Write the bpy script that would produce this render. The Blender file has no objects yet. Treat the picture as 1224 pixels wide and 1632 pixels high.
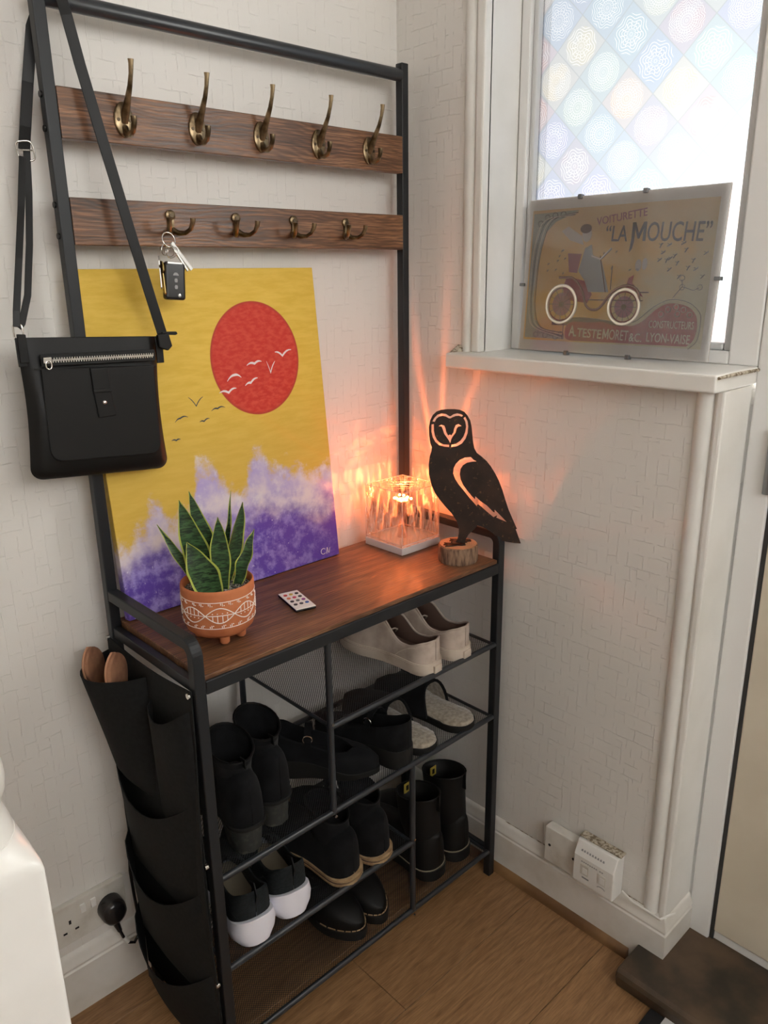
import bpy, bmesh, math, random
from mathutils import Vector, Matrix
random.seed(7)
PI = math.pi
C = bpy.context.scene.collection
scene = bpy.context.scene

# ---------------------------------------------------------------- camera, world, lights, exposure
F_PX = 1239.82
cam_d = bpy.data.cameras.new('camera'); cam = bpy.data.objects.new('camera', cam_d); C.objects.link(cam)
cam_d.sensor_fit = 'VERTICAL'; cam_d.sensor_height = 36.0; cam_d.sensor_width = 27.0
cam_d.lens = F_PX / 1632.0 * 36.0
cam_d.clip_start = 0.02
yaw, pitch, roll = math.radians(-43.141), math.radians(-17.0455), math.radians(-0.7889)
fw = Vector((-math.sin(yaw) * math.cos(pitch), math.cos(yaw) * math.cos(pitch), math.sin(pitch)))
rt = Vector((math.cos(yaw), math.sin(yaw), 0)); up = rt.cross(fw)
r2 = rt * math.cos(roll) + up * math.sin(roll); u2 = -rt * math.sin(roll) + up * math.cos(roll)
mw = Matrix((r2, u2, -fw)).transposed().to_4x4(); mw.translation = Vector((-0.4871, -1.2191, 1.3533))
cam.matrix_world = mw
scene.camera = cam

world = bpy.data.worlds.new('world'); scene.world = world; world.use_nodes = True
wn = world.node_tree.nodes['Background']
wn.inputs[0].default_value = (1.0, 0.985, 0.955, 1); wn.inputs[1].default_value = 7.6

sun_d = bpy.data.lights.new('sun', 'SUN'); sun = bpy.data.objects.new('sun', sun_d); C.objects.link(sun)
sun_d.energy = 9.0; sun_d.angle = math.radians(2.0); sun_d.color = (1.0, 0.95, 0.86)
sun.rotation_euler = Vector((-0.962, -0.265, -0.040)).to_track_quat('-Z', 'Y').to_euler()
sun.location = (4, 1, 3)

scene.view_settings.view_transform = 'Standard'; scene.view_settings.look = 'None'
scene.view_settings.exposure = 0.28; scene.view_settings.gamma = 1.0
scene.view_settings.use_curve_mapping = False
scene.cycles.max_bounces = 10; scene.cycles.diffuse_bounces = 6; scene.cycles.glossy_bounces = 4
scene.cycles.transmission_bounces = 6; scene.cycles.transparent_max_bounces = 24
scene.cycles.caustics_reflective = False; scene.cycles.caustics_refractive = False
scene.cycles.sample_clamp_indirect = 6.0
scene.cycles.use_denoising = True

# ---------------------------------------------------------------- helpers: materials
def mat(name, col, rough=0.5, metal=0.0, spec=0.5, coat=0.0, sheen=0.0, emis=None, estr=0.0, trans=0.0):
    m = bpy.data.materials.new(name); m.use_nodes = True
    b = m.node_tree.nodes['Principled BSDF']
    b.inputs['Base Color'].default_value = (*col, 1); b.inputs['Roughness'].default_value = rough
    b.inputs['Metallic'].default_value = metal; b.inputs['Specular IOR Level'].default_value = spec
    b.inputs['Coat Weight'].default_value = coat; b.inputs['Sheen Weight'].default_value = sheen
    b.inputs['Transmission Weight'].default_value = trans
    if emis:
        b.inputs['Emission Color'].default_value = (*emis, 1); b.inputs['Emission Strength'].default_value = estr
    return m

class NT:
    def __init__(s, m): s.t = m.node_tree; s.p = s.t.nodes.get('Principled BSDF'); s.out = s.t.nodes.get('Material Output')
    def n(s, typ, **kw):
        nd = s.t.nodes.new(typ)
        for k, v in kw.items():
            if k.startswith('_'): setattr(nd, k[1:], v)
            else:
                key = k.replace('__', ' ')
                s.set(nd.inputs[int(key[1:])] if key[0] == 'i' and key[1:].isdigit() else nd.inputs[key], v)
        return nd
    def set(s, inp, v):
        if isinstance(v, bpy.types.NodeSocket): s.t.links.new(v, inp)
        elif hasattr(v, 'outputs'): s.t.links.new(v.outputs[0], inp)
        else: inp.default_value = v
    def math(s, op, a, b=0.0, c=None, clamp=False):
        nd = s.t.nodes.new('ShaderNodeMath'); nd.operation = op; nd.use_clamp = clamp
        s.set(nd.inputs[0], a); s.set(nd.inputs[1], b)
        if c is not None: s.set(nd.inputs[2], c)
        return nd.outputs[0]
    def mix(s, f, a, b, mode='MIX'):
        nd = s.t.nodes.new('ShaderNodeMix'); nd.data_type = 'RGBA'; nd.blend_type = mode
        s.set(nd.inputs[0], f); s.set(nd.inputs[6], a if not isinstance(a, tuple) else (*a[:3], 1)); s.set(nd.inputs[7], b if not isinstance(b, tuple) else (*b[:3], 1))
        return nd.outputs[2]
    def coord(s, which='Object'):
        return s.t.nodes.new('ShaderNodeTexCoord').outputs[which]
    def sep(s, v):
        nd = s.n('ShaderNodeSeparateXYZ', i0=v); return nd.outputs
    def comb(s, x=0.0, y=0.0, z=0.0):
        nd = s.t.nodes.new('ShaderNodeCombineXYZ'); s.set(nd.inputs[0], x); s.set(nd.inputs[1], y); s.set(nd.inputs[2], z); return nd.outputs[0]
    def mapping(s, v, scale=(1, 1, 1), rot=(0, 0, 0), loc=(0, 0, 0)):
        nd = s.n('ShaderNodeMapping', i0=v); nd.inputs[1].default_value = loc; nd.inputs[2].default_value = rot; nd.inputs[3].default_value = scale; return nd.outputs[0]
    def noise(s, v, scale=5.0, detail=3.0, rough=0.5, dist=0.0):
        nd = s.n('ShaderNodeTexNoise', Vector=v, Scale=scale, Detail=detail, Roughness=rough, Distortion=dist); return nd.outputs[0]
    def ramp(s, f, stops):
        nd = s.t.nodes.new('ShaderNodeValToRGB'); s.set(nd.inputs[0], f); cr = nd.color_ramp
        while len(cr.elements) < len(stops): cr.elements.new(0.5)
        for e, (p, c) in zip(cr.elements, stops): e.position = p; e.color = (*c[:3], 1) if len(c) >= 3 else (c[0],) * 3 + (1,)
        return nd.outputs[0]
    def smooth(s, v, lo, hi):
        nd = s.n('ShaderNodeMapRange'); nd.interpolation_type = 'SMOOTHSTEP'
        s.set(nd.inputs[0], v); nd.inputs[1].default_value = lo; nd.inputs[2].default_value = hi; return nd.outputs[0]
    def bump(s, h, strength=0.3, dist=0.002):
        nd = s.n('ShaderNodeBump', Strength=strength, Distance=dist, Height=h); s.t.links.new(nd.outputs[0], s.p.inputs['Normal']); return nd
    def base(s, v): s.set(s.p.inputs['Base Color'], v)
    def rough(s, v): s.set(s.p.inputs['Roughness'], v)

def speckle(m, c1, c2, scale=40, lo=.35, hi=.65, bump=0.0, bdist=.001, detail=4, which='Object', stretch=(1, 1, 1)):
    t = NT(m); v = t.mapping(t.coord(which), scale=stretch); f = t.noise(v, scale, detail)
    t.base(t.mix(t.smooth(f, lo, hi), c1, c2))
    if bump: t.bump(f, bump, bdist)
    return m

# ---------------------------------------------------------------- helpers: geometry
class MB:
    def __init__(s): s.v = []; s.f = []; s.mi = []; s.cur = 0
    def add(s, vs, fs):
        o = len(s.v); s.v += [tuple(p) for p in vs]; s.f += [tuple(i + o for i in f) for f in fs]; s.mi += [s.cur] * len(fs); return s
    def box(s, a, b):
        (x0, y0, z0), (x1, y1, z1) = a, b
        x0, x1 = min(x0, x1), max(x0, x1); y0, y1 = min(y0, y1), max(y0, y1); z0, z1 = min(z0, z1), max(z0, z1)
        return s.add([(x0, y0, z0), (x1, y0, z0), (x1, y1, z0), (x0, y1, z0), (x0, y0, z1), (x1, y0, z1), (x1, y1, z1), (x0, y1, z1)],
                     [(0, 3, 2, 1), (4, 5, 6, 7), (0, 1, 5, 4), (1, 2, 6, 5), (2, 3, 7, 6), (3, 0, 4, 7)])
    def loft(s, rings, cap0=True, cap1=True, closed=True):
        n = len(rings[0]); vs = [p for r in rings for p in r]; fs = []
        m = n if closed else n - 1
        for i in range(len(rings) - 1):
            for j in range(m):
                a, b = i * n + j, i * n + (j + 1) % n
                fs.append((a, b, b + n, a + n))
        if cap0: fs.append(tuple(reversed(range(n))))
        if cap1: fs.append(tuple(range((len(rings) - 1) * n, len(rings) * n)))
        return s.add(vs, fs)
    def tube(s, pts, r, n=10, closed=False, flat=None, caps=True):
        """round tube along pts; r number or list; flat=(w,t,upvec) gives a rectangular strap"""
        P = [Vector(p) for p in pts]; N = len(P); rings = []
        ref = None
        for i in range(N):
            a = P[(i - 1) % N] if (closed or i > 0) else P[i]; b = P[(i + 1) % N] if (closed or i < N - 1) else P[i]
            t = (b - a).normalized()
            if flat:
                u = Vector(flat[2]); side = t.cross(u).normalized(); nrm = side.cross(t).normalized()
                w, th = flat[0] / 2, flat[1] / 2
                rings.append([tuple(P[i] + side * x + nrm * y) for x, y in ((-w, -th), (w, -th), (w, th), (-w, th))])
            else:
                if ref is None:
                    ref = t.orthogonal().normalized()
                else:
                    ref = (ref - t * ref.dot(t));
                    ref = ref.normalized() if ref.length > 1e-6 else t.orthogonal().normalized()
                bn = t.cross(ref); rr = r[i] if isinstance(r, (list, tuple)) else r
                rings.append([tuple(P[i] + (ref * math.cos(2 * PI * k / n) + bn * math.sin(2 * PI * k / n)) * rr) for k in range(n)])
        if closed: rings.append(rings[0]); return s.loft(rings, False, False)
        return s.loft(rings, caps, caps)
    def cyl(s, p0, p1, r, n=16, r1=None): return s.tube([p0, p1], [r, r if r1 is None else r1], n)
    def lathe(s, prof, n=32, c=(0, 0, 0), caps=True, jit=None):
        rings = []
        for (r, z) in prof:
            rings.append([(c[0] + (r * (jit(k, z) if jit else 1)) * math.cos(2 * PI * k / n), c[1] + (r * (jit(k, z) if jit else 1)) * math.sin(2 * PI * k / n), c[2] + z) for k in range(n)])
        return s.loft(rings, caps, caps)
    def prism(s, poly, o, ux, uy, depth):
        """polygon in plane (o,ux,uy) extruded by vector depth"""
        o, ux, uy, depth = Vector(o), Vector(ux), Vector(uy), Vector(depth)
        a = [o + ux * x + uy * y for x, y in poly]; b = [p + depth for p in a]; n = len(a)
        s.add(a + b, [tuple(reversed(range(n))), tuple(range(n, 2 * n))] + [(i, (i + 1) % n, n + (i + 1) % n, n + i) for i in range(n)]); return s
    def build(s, name, m, parent=None, smooth=False, bevel=0.0, off=None, segs=2):
        me = bpy.data.meshes.new(name)
        o = Vector(off) if off is not None else Vector((0, 0, 0))
        me.from_pydata([tuple(Vector(p) - o) for p in s.v], [], s.f)
        bm = bmesh.new(); bm.from_mesh(me); bmesh.ops.recalc_face_normals(bm, faces=bm.faces); bm.to_mesh(me); bm.free()
        ms = m if isinstance(m, (list, tuple)) else [m]
        for q in ms: me.materials.append(q)
        if len(ms) > 1: me.polygons.foreach_set('material_index', s.mi)
        if smooth:
            me.polygons.foreach_set('use_smooth', [True] * len(me.polygons))
            try: me.set_sharp_from_angle(angle=math.radians(smooth if smooth > 1 else 40))
            except Exception: pass
        ob = bpy.data.objects.new(name, me); C.objects.link(ob)
        if parent: ob.parent = parent
        if bevel:
            md = ob.modifiers.new('bevel', 'BEVEL'); md.width = bevel; md.segments = segs; md.limit_method = 'ANGLE'; md.angle_limit = math.radians(35)
        return ob

def tag(o, label, cat, group=None):
    o['label'] = label; o['category'] = cat
    if group: o['group'] = group
    return o
def thing(name, label, cat, loc=(0, 0, 0), rotz=0.0, group=None):
    o = bpy.data.objects.new(name, None); C.objects.link(o); o.location = loc; o.rotation_euler = (0, 0, rotz)
    o.empty_display_size = 0.05
    return tag(o, label, cat, group)
def struct(o): o['kind'] = 'structure'; return o

def curve_mesh(loops, depth, name):
    """flat shape with holes (even-odd), thickness depth centred on z=0"""
    cu = bpy.data.curves.new(name, 'CURVE'); cu.dimensions = '2D'; cu.fill_mode = 'BOTH'; cu.extrude = depth / 2
    for l in loops:
        sp = cu.splines.new('POLY'); sp.points.add(len(l) - 1)
        for p, (x, y) in zip(sp.points, l): p.co = (x, y, 0, 1)
        sp.use_cyclic_u = True
    ob = bpy.data.objects.new(name, cu); C.objects.link(ob)
    dg = bpy.context.evaluated_depsgraph_get(); me = bpy.data.meshes.new_from_object(ob.evaluated_get(dg))
    bpy.data.objects.remove(ob); bpy.data.curves.remove(cu); me.name = name
    return me
def text_mesh(txt, size, depth=0.0004, bold=0.0, shear=0.0, xs=1.0):
    cu = bpy.data.curves.new('lettering', 'FONT'); cu.body = txt; cu.size = size; cu.extrude = depth / 2; cu.offset = bold; cu.shear = shear
    cu.resolution_u = 3
    ob = bpy.data.objects.new('lettering', cu); C.objects.link(ob)
    dg = bpy.context.evaluated_depsgraph_get(); me = bpy.data.meshes.new_from_object(ob.evaluated_get(dg))
    bpy.data.objects.remove(ob); bpy.data.curves.remove(cu)
    return me
def mesh_obj(name, me, m, parent=None, mw=None):
    me.materials.clear(); me.materials.append(m)
    o = bpy.data.objects.new(name, me); C.objects.link(o)
    if parent: o.parent = parent
    if mw is not None: o.matrix_local = mw
    return o
def dup(root, loc=None, rotz=None, label=None):
    r = root.copy(); C.objects.link(r)
    if loc is not None: r.location = loc
    if rotz is not None: r.rotation_euler = (0, 0, rotz)
    if label: r['label'] = label
    for ch in list(root.children):
        c = ch.copy(); C.objects.link(c); c.parent = r
        for g in list(ch.children):
            d = g.copy(); C.objects.link(d); d.parent = c
    return r
def lerp(a, b, t): return a + (b - a) * t
def tab(pts):
    """smooth interpolation through (s, value) control points"""
    xs = [p[0] for p in pts]; ys = [p[1] for p in pts]; n = len(xs)
    d = [(ys[i + 1] - ys[i]) / (xs[i + 1] - xs[i]) for i in range(n - 1)]
    m = [d[0]] + [0 if d[i - 1] * d[i] <= 0 else (d[i - 1] + d[i]) / 2 for i in range(1, n - 1)] + [d[-1]]
    def f(s):
        if s <= xs[0]: return ys[0]
        if s >= xs[-1]: return ys[-1]
        for i in range(n - 1):
            if s <= xs[i + 1]:
                h = xs[i + 1] - xs[i]; t = (s - xs[i]) / h
                return (2*t**3 - 3*t*t + 1) * ys[i] + (t**3 - 2*t*t + t) * h * m[i] + (-2*t**3 + 3*t*t) * ys[i + 1] + (t**3 - t*t) * h * m[i + 1]
    return f

# ---------------------------------------------------------------- materials
M = {}
M['metal'] = mat('black_powder_metal', (.010, .012, .0145), .45, 0.0, .42)
M['rail'] = mat('black_satin_tube', (.018, .022, .027), .3, 0.0, .6)
def wood_mat(name, ax=2, r0=.26):
    m = mat(name, (.2, .1, .05), .33, 0, .5); t = NT(m); v = t.coord(); o = t.sep(v); q = o[ax]
    big = t.noise(v, 5.0, 2); wob = t.noise(t.mapping(v, scale=(5, 14, 14)), 1.0, 3)
    # cathedral grain: lines of constant warped height
    g = t.math('ADD', t.math('MULTIPLY', q, 150.0), t.math('MULTIPLY', wob, 9.0))
    ln = t.math('MULTIPLY_ADD', t.math('SINE', t.math('MULTIPLY', g, 6.2832)), .5, .5)
    fine = t.noise(t.mapping(v, scale=(18, 600, 600)), 1.0, 3, .6); mid = t.noise(t.mapping(v, scale=(4, 70, 70)), 1.0, 4, .6)
    f = t.math('ADD', t.math('MULTIPLY', mid, .55), t.math('ADD', t.math('MULTIPLY', ln, .12), t.math('MULTIPLY', big, .33)))
    col = t.ramp(f, [(.30, (.042, .020, .010)), (.45, (.150, .066, .030)), (.58, (.26, .122, .058)), (.74, (.40, .21, .105))])
    col = t.mix(t.smooth(fine, .40, .60), t.mix(.6, col, (.022, .009, .004)), col)
    t.base(col); t.rough(t.math('ADD', t.math('MULTIPLY', ln, .12), t.math('MULTIPLY_ADD', fine, .12, r0))); t.bump(t.math('ADD', ln, fine), .22, .0005)
    return m
M['wood'] = wood_mat('rustic_brown_board', 2)
M['woodtop'] = wood_mat('rustic_brown_shelf_top', 1, .36)
M['brass'] = speckle(mat('antique_brass', (.3, .22, .12), .32, 1.0), (.10, .07, .04), (.36, .27, .16), 60)
M['screw'] = mat('screw_dark', (.08, .06, .04), .4, 1.0)
M['chrome'] = mat('chrome', (.75, .74, .72), .18, 1.0)
M['steel'] = mat('key_steel', (.5, .49, .47), .3, 1.0)
M['brasskey'] = mat('key_brass', (.5, .36, .14), .3, 1.0)

def paper_mat(name, iu, vert=.0, bs=.66):
    m = mat(name, (.72, .70, .665), .62, 0, .3); t = NT(m); o = t.sep(t.coord()); u, z = o[iu], o[2]
    wob = t.noise(t.coord(), 30, 2); uu = t.math('ADD', u, t.math('MULTIPLY', wob, .006)); zz = t.math('ADD', z, t.math('MULTIPLY', wob, .006))
    def bricks(vec, bw, rh, ms, off, sq):
        b = t.n('ShaderNodeTexBrick', Vector=vec, Scale=1.0, Mortar__Size=ms, Mortar__Smooth=.6, Brick__Width=bw, Row__Height=rh)
        b.offset = off; b.squash = sq; b.squash_frequency = 3; return b.outputs[1]
    bv = bricks(t.comb(zz, uu), .085, .021, .0009, .37, .7)
    bh = bricks(t.comb(uu, zz), .048, .027, .0009, .41, .8)
    chk = t.noise(t.comb(u, z), 16, 1)
    h = t.mix(t.smooth(chk, .47 + vert, .53 + vert), bv, bh)
    thin = t.noise(t.mapping(t.coord(), scale=(1, 1, 1)), 55, 2)
    h = t.math('MULTIPLY', h, t.smooth(thin, .38, .55))
    weave = t.n('ShaderNodeTexVoronoi', Vector=t.coord(), Scale=420.0)
    tot = t.math('ADD', h, t.math('MULTIPLY', weave.outputs[0], .10))
    t.bump(tot, bs, .0016)
    st = t.noise(t.coord(), 2.5, 4); t.base(t.mix(t.smooth(st, .3, .75), (.735, .715, .68), (.68, .66, .625)))
    return m
M['wp_back'] = paper_mat('embossed_wallpaper_back', 0, .06, .55)
M['wp_right'] = paper_mat('embossed_wallpaper_right', 1)
M['gloss'] = speckle(mat('white_gloss_paint', (.76, .75, .72), .28, 0, .5), (.78, .77, .74), (.70, .69, .65), 9, .3, .8)
M['skirt'] = speckle(mat('worn_white_skirting', (.7, .68, .64), .38, 0, .5), (.72, .70, .66), (.60, .57, .51), 14, .35, .8, .1)
M['upvc'] = mat('white_frame_plastic', (.80, .80, .79), .3)
M['upvc_grey'] = mat('window_bead_grey', (.62, .63, .63), .35)
M['seal'] = mat('dark_rubber_seal', (.03, .03, .03), .6)
M['mould'] = speckle(mat('grime', (.2, .16, .1), .8), (.48, .43, .34), (.17, .13, .085), 160, .42, .62, .4)
M['doorcream'] = speckle(mat('cream_door_panel', (.66, .60, .49), .4), (.66, .60, .49), (.60, .54, .43), 6)
M['hinge'] = mat('grey_hinge', (.25, .26, .27), .3, .9)
M['ceil'] = mat('ceiling_paint', (.75, .73, .7), .7)

def plank_mat():
    m = mat('oak_laminate', (.3, .17, .08), .42, 0, .45); t = NT(m); v = t.coord()
    oi = t.n('ShaderNodeObjectInfo'); r = oi.outputs['Random']
    vv = t.n('ShaderNodeVectorMath', i0=v, i1=t.comb(t.math('MULTIPLY', r, 13.0), t.math('MULTIPLY', r, 7.0), 0.0)); vv = vv.outputs[0]
    n1 = t.noise(t.mapping(vv, scale=(3.0, 24, 1)), 2.6, 6, .62, 1.6)
    n2 = t.noise(t.mapping(vv, scale=(30, 420, 1)), 1.0, 2)
    wob = t.noise(t.mapping(vv, scale=(1.6, 5, 1)), 1.0, 3); yy = t.sep(vv)[1]
    ln = t.math('MULTIPLY_ADD', t.math('SINE', t.math('ADD', t.math('MULTIPLY', yy, 300.0), t.math('MULTIPLY', wob, 75.0))), .5, .5)
    f = t.math('ADD', t.math('MULTIPLY', n1, .85), t.math('MULTIPLY', ln, .12))
    col = t.ramp(f, [(.22, (.19, .098, .042)), (.5, (.32, .175, .08)), (.78, (.43, .25, .12))])
    col = t.mix(t.smooth(n2, .35, .6), t.mix(.30, col, (.08, .04, .016)), col)
    col = t.mix(t.math('MULTIPLY', r, .25), col, (.14, .07, .03))
    t.base(col); t.bump(n2, .12, .0004); return m
M['plank'] = plank_mat()
M['quad'] = speckle(mat('oak_beading', (.22, .12, .05), .45), (.25, .14, .06), (.14, .07, .03), 8, stretch=(1, 1, 1))
M['step'] = speckle(mat('worn_dark_threshold', (.09, .06, .04), .55), (.105, .066, .038), (.028, .022, .015), 11, .3, .7, .15, .002)

M['leather'] = mat('black_leather', (.0042, .0044, .0044), .46, 0, .30); NT(M['leather']).bump(NT(M['leather']).noise(NT(M['leather']).coord(), 420, 3), .12, .0005)
M['leather2'] = mat('black_leather_pocket', (.0052, .0054, .0054), .5, 0, .30)
M['stitch'] = mat('black_seam', (.004, .004, .004), .7)
M['fabric'] = speckle(mat('black_nonwoven_fabric', (.012, .013, .013), .85, 0, .25), (.006, .0065, .0065), (.010, .0108, .0108), 120, .3, .7, .15, .0005)
M['suede'] = speckle(mat('black_suede', (.006, .0065, .007), .9, 0, .12, sheen=.03), (.0035, .0038, .0042), (.010, .0105, .012), 26, .3, .75, .1)
M['bootleather'] = mat('black_matte_leather', (.005, .005, .005), .55, 0, .25)
M['bootsole'] = mat('black_rubber_sole', (.007, .0072, .007), .65, 0, .3)
M['heelworn'] = speckle(mat('scuffed_heel', (.03, .032, .028), .7), (.018, .02, .019), (.06, .062, .05), 60, .45, .7)
M['tansole'] = speckle(mat('tan_stacked_sole', (.34, .23, .12), .6), (.36, .25, .14), (.26, .16, .08), 60)
M['creamcanvas'] = speckle(mat('cream_canvas', (.52, .46, .40), .8, 0, .2), (.50, .42, .36), (.37, .30, .25), 30, .3, .75, .2, .0006)
M['creamrubber'] = speckle(mat('cream_rubber', (.6, .53, .45), .55), (.55, .47, .39), (.40, .32, .25), 28, .45, .8)
M['brownlining'] = mat('brown_lining', (.11, .065, .05), .8)
M['whitefoam'] = mat('white_foam_sole', (.78, .78, .86), .5)
M['knit'] = speckle(mat('black_knit', (.009, .012, .013), .8, 0, .25), (.007, .0095, .0105), (.014, .018, .02), 200, .3, .7, .2, .0005)
M['fleece'] = speckle(mat('grey_fleece', (.42, .38, .33), .95, 0, .1, sheen=.4), (.40, .35, .28), (.25, .215, .17), 130, .3, .7, .7, .004)
M['tanlining'] = mat('khaki_insole', (.20, .17, .12), .85)
M['cork'] = speckle(mat('tan_suede_sole', (.30, .14, .075), .75), (.34, .165, .09), (.20, .09, .05), 30)
M['corkedge'] = mat('tan_sole_edge', (.42, .21, .12), .7)

M['terracotta'] = speckle(mat('terracotta', (.50, .17, .07), .75, 0, .25), (.53, .185, .078), (.45, .145, .06), 30)
M['potwhite'] = mat('white_pot_paint', (.80, .74, .68), .7)
M['soil'] = speckle(mat('grit_soil', (.1, .09, .07), .9), (.04, .035, .03), (.40, .38, .33), 330, .48, .6, .8, .003)
def leaf_mat():
    m = mat('snake_plant_leaf', (.03, .07, .03), .35, 0, .5); t = NT(m); v = t.coord()
    n1 = t.noise(t.mapping(v, scale=(70, 70, 330)), 1.0, 3, .6, .6)
    t.base(t.mix(t.smooth(n1, .38, .62), (.008, .022, .010), (.05, .115, .042))); return m
M['leaf'] = leaf_mat()
M['leafedge'] = mat('leaf_margin', (.42, .46, .09), .4)
M['whiteplastic'] = mat('white_plastic', (.74, .73, .70), .35)
M['oldplastic'] = speckle(mat('dirty_white_plastic', (.62, .60, .55), .4), (.66, .64, .59), (.50, .47, .41), 22, .4, .8)
M['blackplastic'] = mat('black_plastic', (.008, .008, .009), .25)
M['greyprint'] = mat('grey_print', (.28, .28, .28), .6)
M['holeblack'] = mat('socket_hole', (.005, .005, .005), .8)

def rust_mat():
    m = mat('rusty_steel', (.05, .03, .022), .6, .35); t = NT(m); v = t.coord()
    a = t.noise(v, 130, 4); b = t.noise(v, 22, 3)
    col = t.mix(t.smooth(b, .35, .7), (.020, .011, .008), (.042, .02, .012))
    t.base(t.mix(t.smooth(a, .60, .72), col, (.13, .06, .025))); t.bump(a, .25, .0006); return m
M['rust'] = rust_mat()
def log_mats():
    m = mat('bark', (.2, .12, .08), .85); t = NT(m); v = t.coord()
    n = t.noise(t.mapping(v, scale=(1, 1, .18)), 160, 4); t.base(t.mix(t.smooth(n, .35, .65), (.10, .055, .035), (.30, .19, .12))); t.bump(n, .6, .002)
    e = mat('log_end', (.45, .26, .14), .75); t = NT(e); o = t.sep(t.coord())
    r = t.math('SQRT', t.math('ADD', t.math('MULTIPLY', o[0], o[0]), t.math('MULTIPLY', o[1], o[1])))
    rr = t.math('ADD', r, t.math('MULTIPLY', t.noise(t.coord(), 40, 2), .004)); s = t.math('SINE', t.math('MULTIPLY', rr, 1700.0))
    t.base(t.mix(t.math('MULTIPLY_ADD', s, .5, .5), (.36, .19, .095), (.50, .30, .17))); return m, e
M['bark'], M['logend'] = log_mats()
M['lampbase'] = mat('white_lamp_base', (.66, .62, .60), .4)

def mesh_sheet_mat():
    m = mat('perforated_steel', (.016, .018, .02), .5); t = NT(m); o = t.sep(t.coord())
    k = 2 * PI / .0112
    a = t.math('SINE', t.math('MULTIPLY', t.math('ADD', o[0], o[1]), k)); b = t.math('SINE', t.math('MULTIPLY', t.math('SUBTRACT', o[0], o[1]), k))
    hole = t.smooth(t.math('ABSOLUTE', t.math('MULTIPLY', a, b)), .20, .36)
    tr = t.n('ShaderNodeBsdfTransparent'); mx = t.n('ShaderNodeMixShader', i0=hole, i1=t.p.outputs[0], i2=tr.outputs[0])
    t.t.links.new(mx.outputs[0], t.out.inputs[0]); return m
M['sheet'] = mesh_sheet_mat()

# ---------------------------------------------------------------- the setting
WB = .045      # back wall plane (y)
WR = .750      # right wall plane (x)
FX = .850      # window / door frame plane (x)
CEIL = 2.45
JY = -.185     # left jamb of the window
EY = -.690     # end of the low wall under the window

fl = MB().box((-1.9, WB + .1, -.03), (FX + .12, -2.7, -.004)).build('floor', mat('floor_underlay', (.05, .03, .015), .8)); struct(fl)
pw = .182
row = 0
y1 = -.036 + pw
while y1 > -2.0:
    y0 = y1 - pw
    x = -1.9 + (row * .47) % 1.28 - 1.28
    while x < WR:
        xa, xb = max(x, -1.9), min(x + 1.28, FX - .01)
        if xb - xa > .02:
            ya, yb = y0 + .0006, min(y1, WB) - .0006
            if yb - ya > .02:
                MB().box((xa + .0005, ya, -.004), (xb - .0005, yb, 0)).build('plank', M['plank'], fl, bevel=.0009, segs=1)
        x += 1.28
    y1 = y0; row += 1

wb = struct(MB().box((-1.9, WB, 0), (WR + .15, WB + .1, CEIL)).build('wall_back', M['wp_back']))
w = MB().box((WR, WB, 0), (FX + .1, JY, CEIL)).box((WR, JY, 0), (FX + .1, EY, 1.168))
wr = struct(w.build('wall_right', M['wp_right']))
struct(MB().box((-1.9, WB + .1, CEIL), (FX + .1, -2.7, CEIL + .08)).build('ceiling', M['ceil']))
struct(MB().box((-1.98, WB, 0), (-1.9, -2.7, CEIL)).build('wall_left', mat('bounce_dimming_paint', (.50, .46, .42), .7)))  # unseen wall, colour darkened to cut bounce light on the right wall
# rear wall of the hall behind the camera, with a high opening added to light the upper walls
struct(MB().box((-1.9, -2.7, 0), (-1.25, -2.8, CEIL)).box((.25, -2.7, 0), (WR, -2.8, CEIL)).box((-1.25, -2.7, 2.32), (.25, -2.8, CEIL)).box((-1.25, -2.7, 0), (.25, -2.8, 1.56)).build('wall_rear', M['ceil']))
# lintel over window and door, wall beyond the door
struct(MB().box((FX - .02, JY, 2.12), (FX + .1, -1.62, CEIL)).box((WR, -1.62, 0), (FX + .1, -2.7, CEIL)).build('wall_front', M['ceil']))

# moulded skirting profile (depth from wall, height)
SK = [(0, 0), (.014, 0), (.014, .098), (.0115, .101), (.0115, .104), (.0135, .107), (.012, .113), (.008, .121), (.0075, .126), (.004, .131), (.0, .133)]
b = MB(); b.loft([[(x, WB - d, z) for d, z in SK] for x in (-1.9, WR - .012)])
struct(b.build('baseboard_back', M['skirt'], smooth=30))
b = MB(); b.loft([[(WR - d, y, z) for d, z in SK] for y in (WB - .013, EY - .0)] + [[(WR - d, EY - d, z) for d, z in SK]] + [[(FX, EY - d, z) for d, z in SK]])
bbr = struct(b.build('baseboard_right', M['skirt'], smooth=30))
for (ya, yb, z) in ((-.30, -.41, .1335), (-.60, -.67, .1335)):
    n = 14; bm_ = MB()
    rings = []
    for i in range(n):
        y = lerp(ya, yb, i / (n - 1)); r = .0006 + .0009 * random.random()
        rings.append([(WR - .002 - .005 * random.random() * 0 + r * math.cos(k * PI / 3), y, z + r * math.sin(k * PI / 3)) for k in range(6)])
    bm_.loft(rings); bm_.build('grime_strip', M['mould'], bbr)
# oak quadrant along the right skirting
q = MB(); q.loft([[(WR - .014, y, 0), (WR - .026, y, 0), (WR - .025, y, .009), (WR - .021, y, .016), (WR - .014, y, .020)] for y in (WB - .02, -.632)])
struct(q.build('trim_1', M['quad'], smooth=50))
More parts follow.
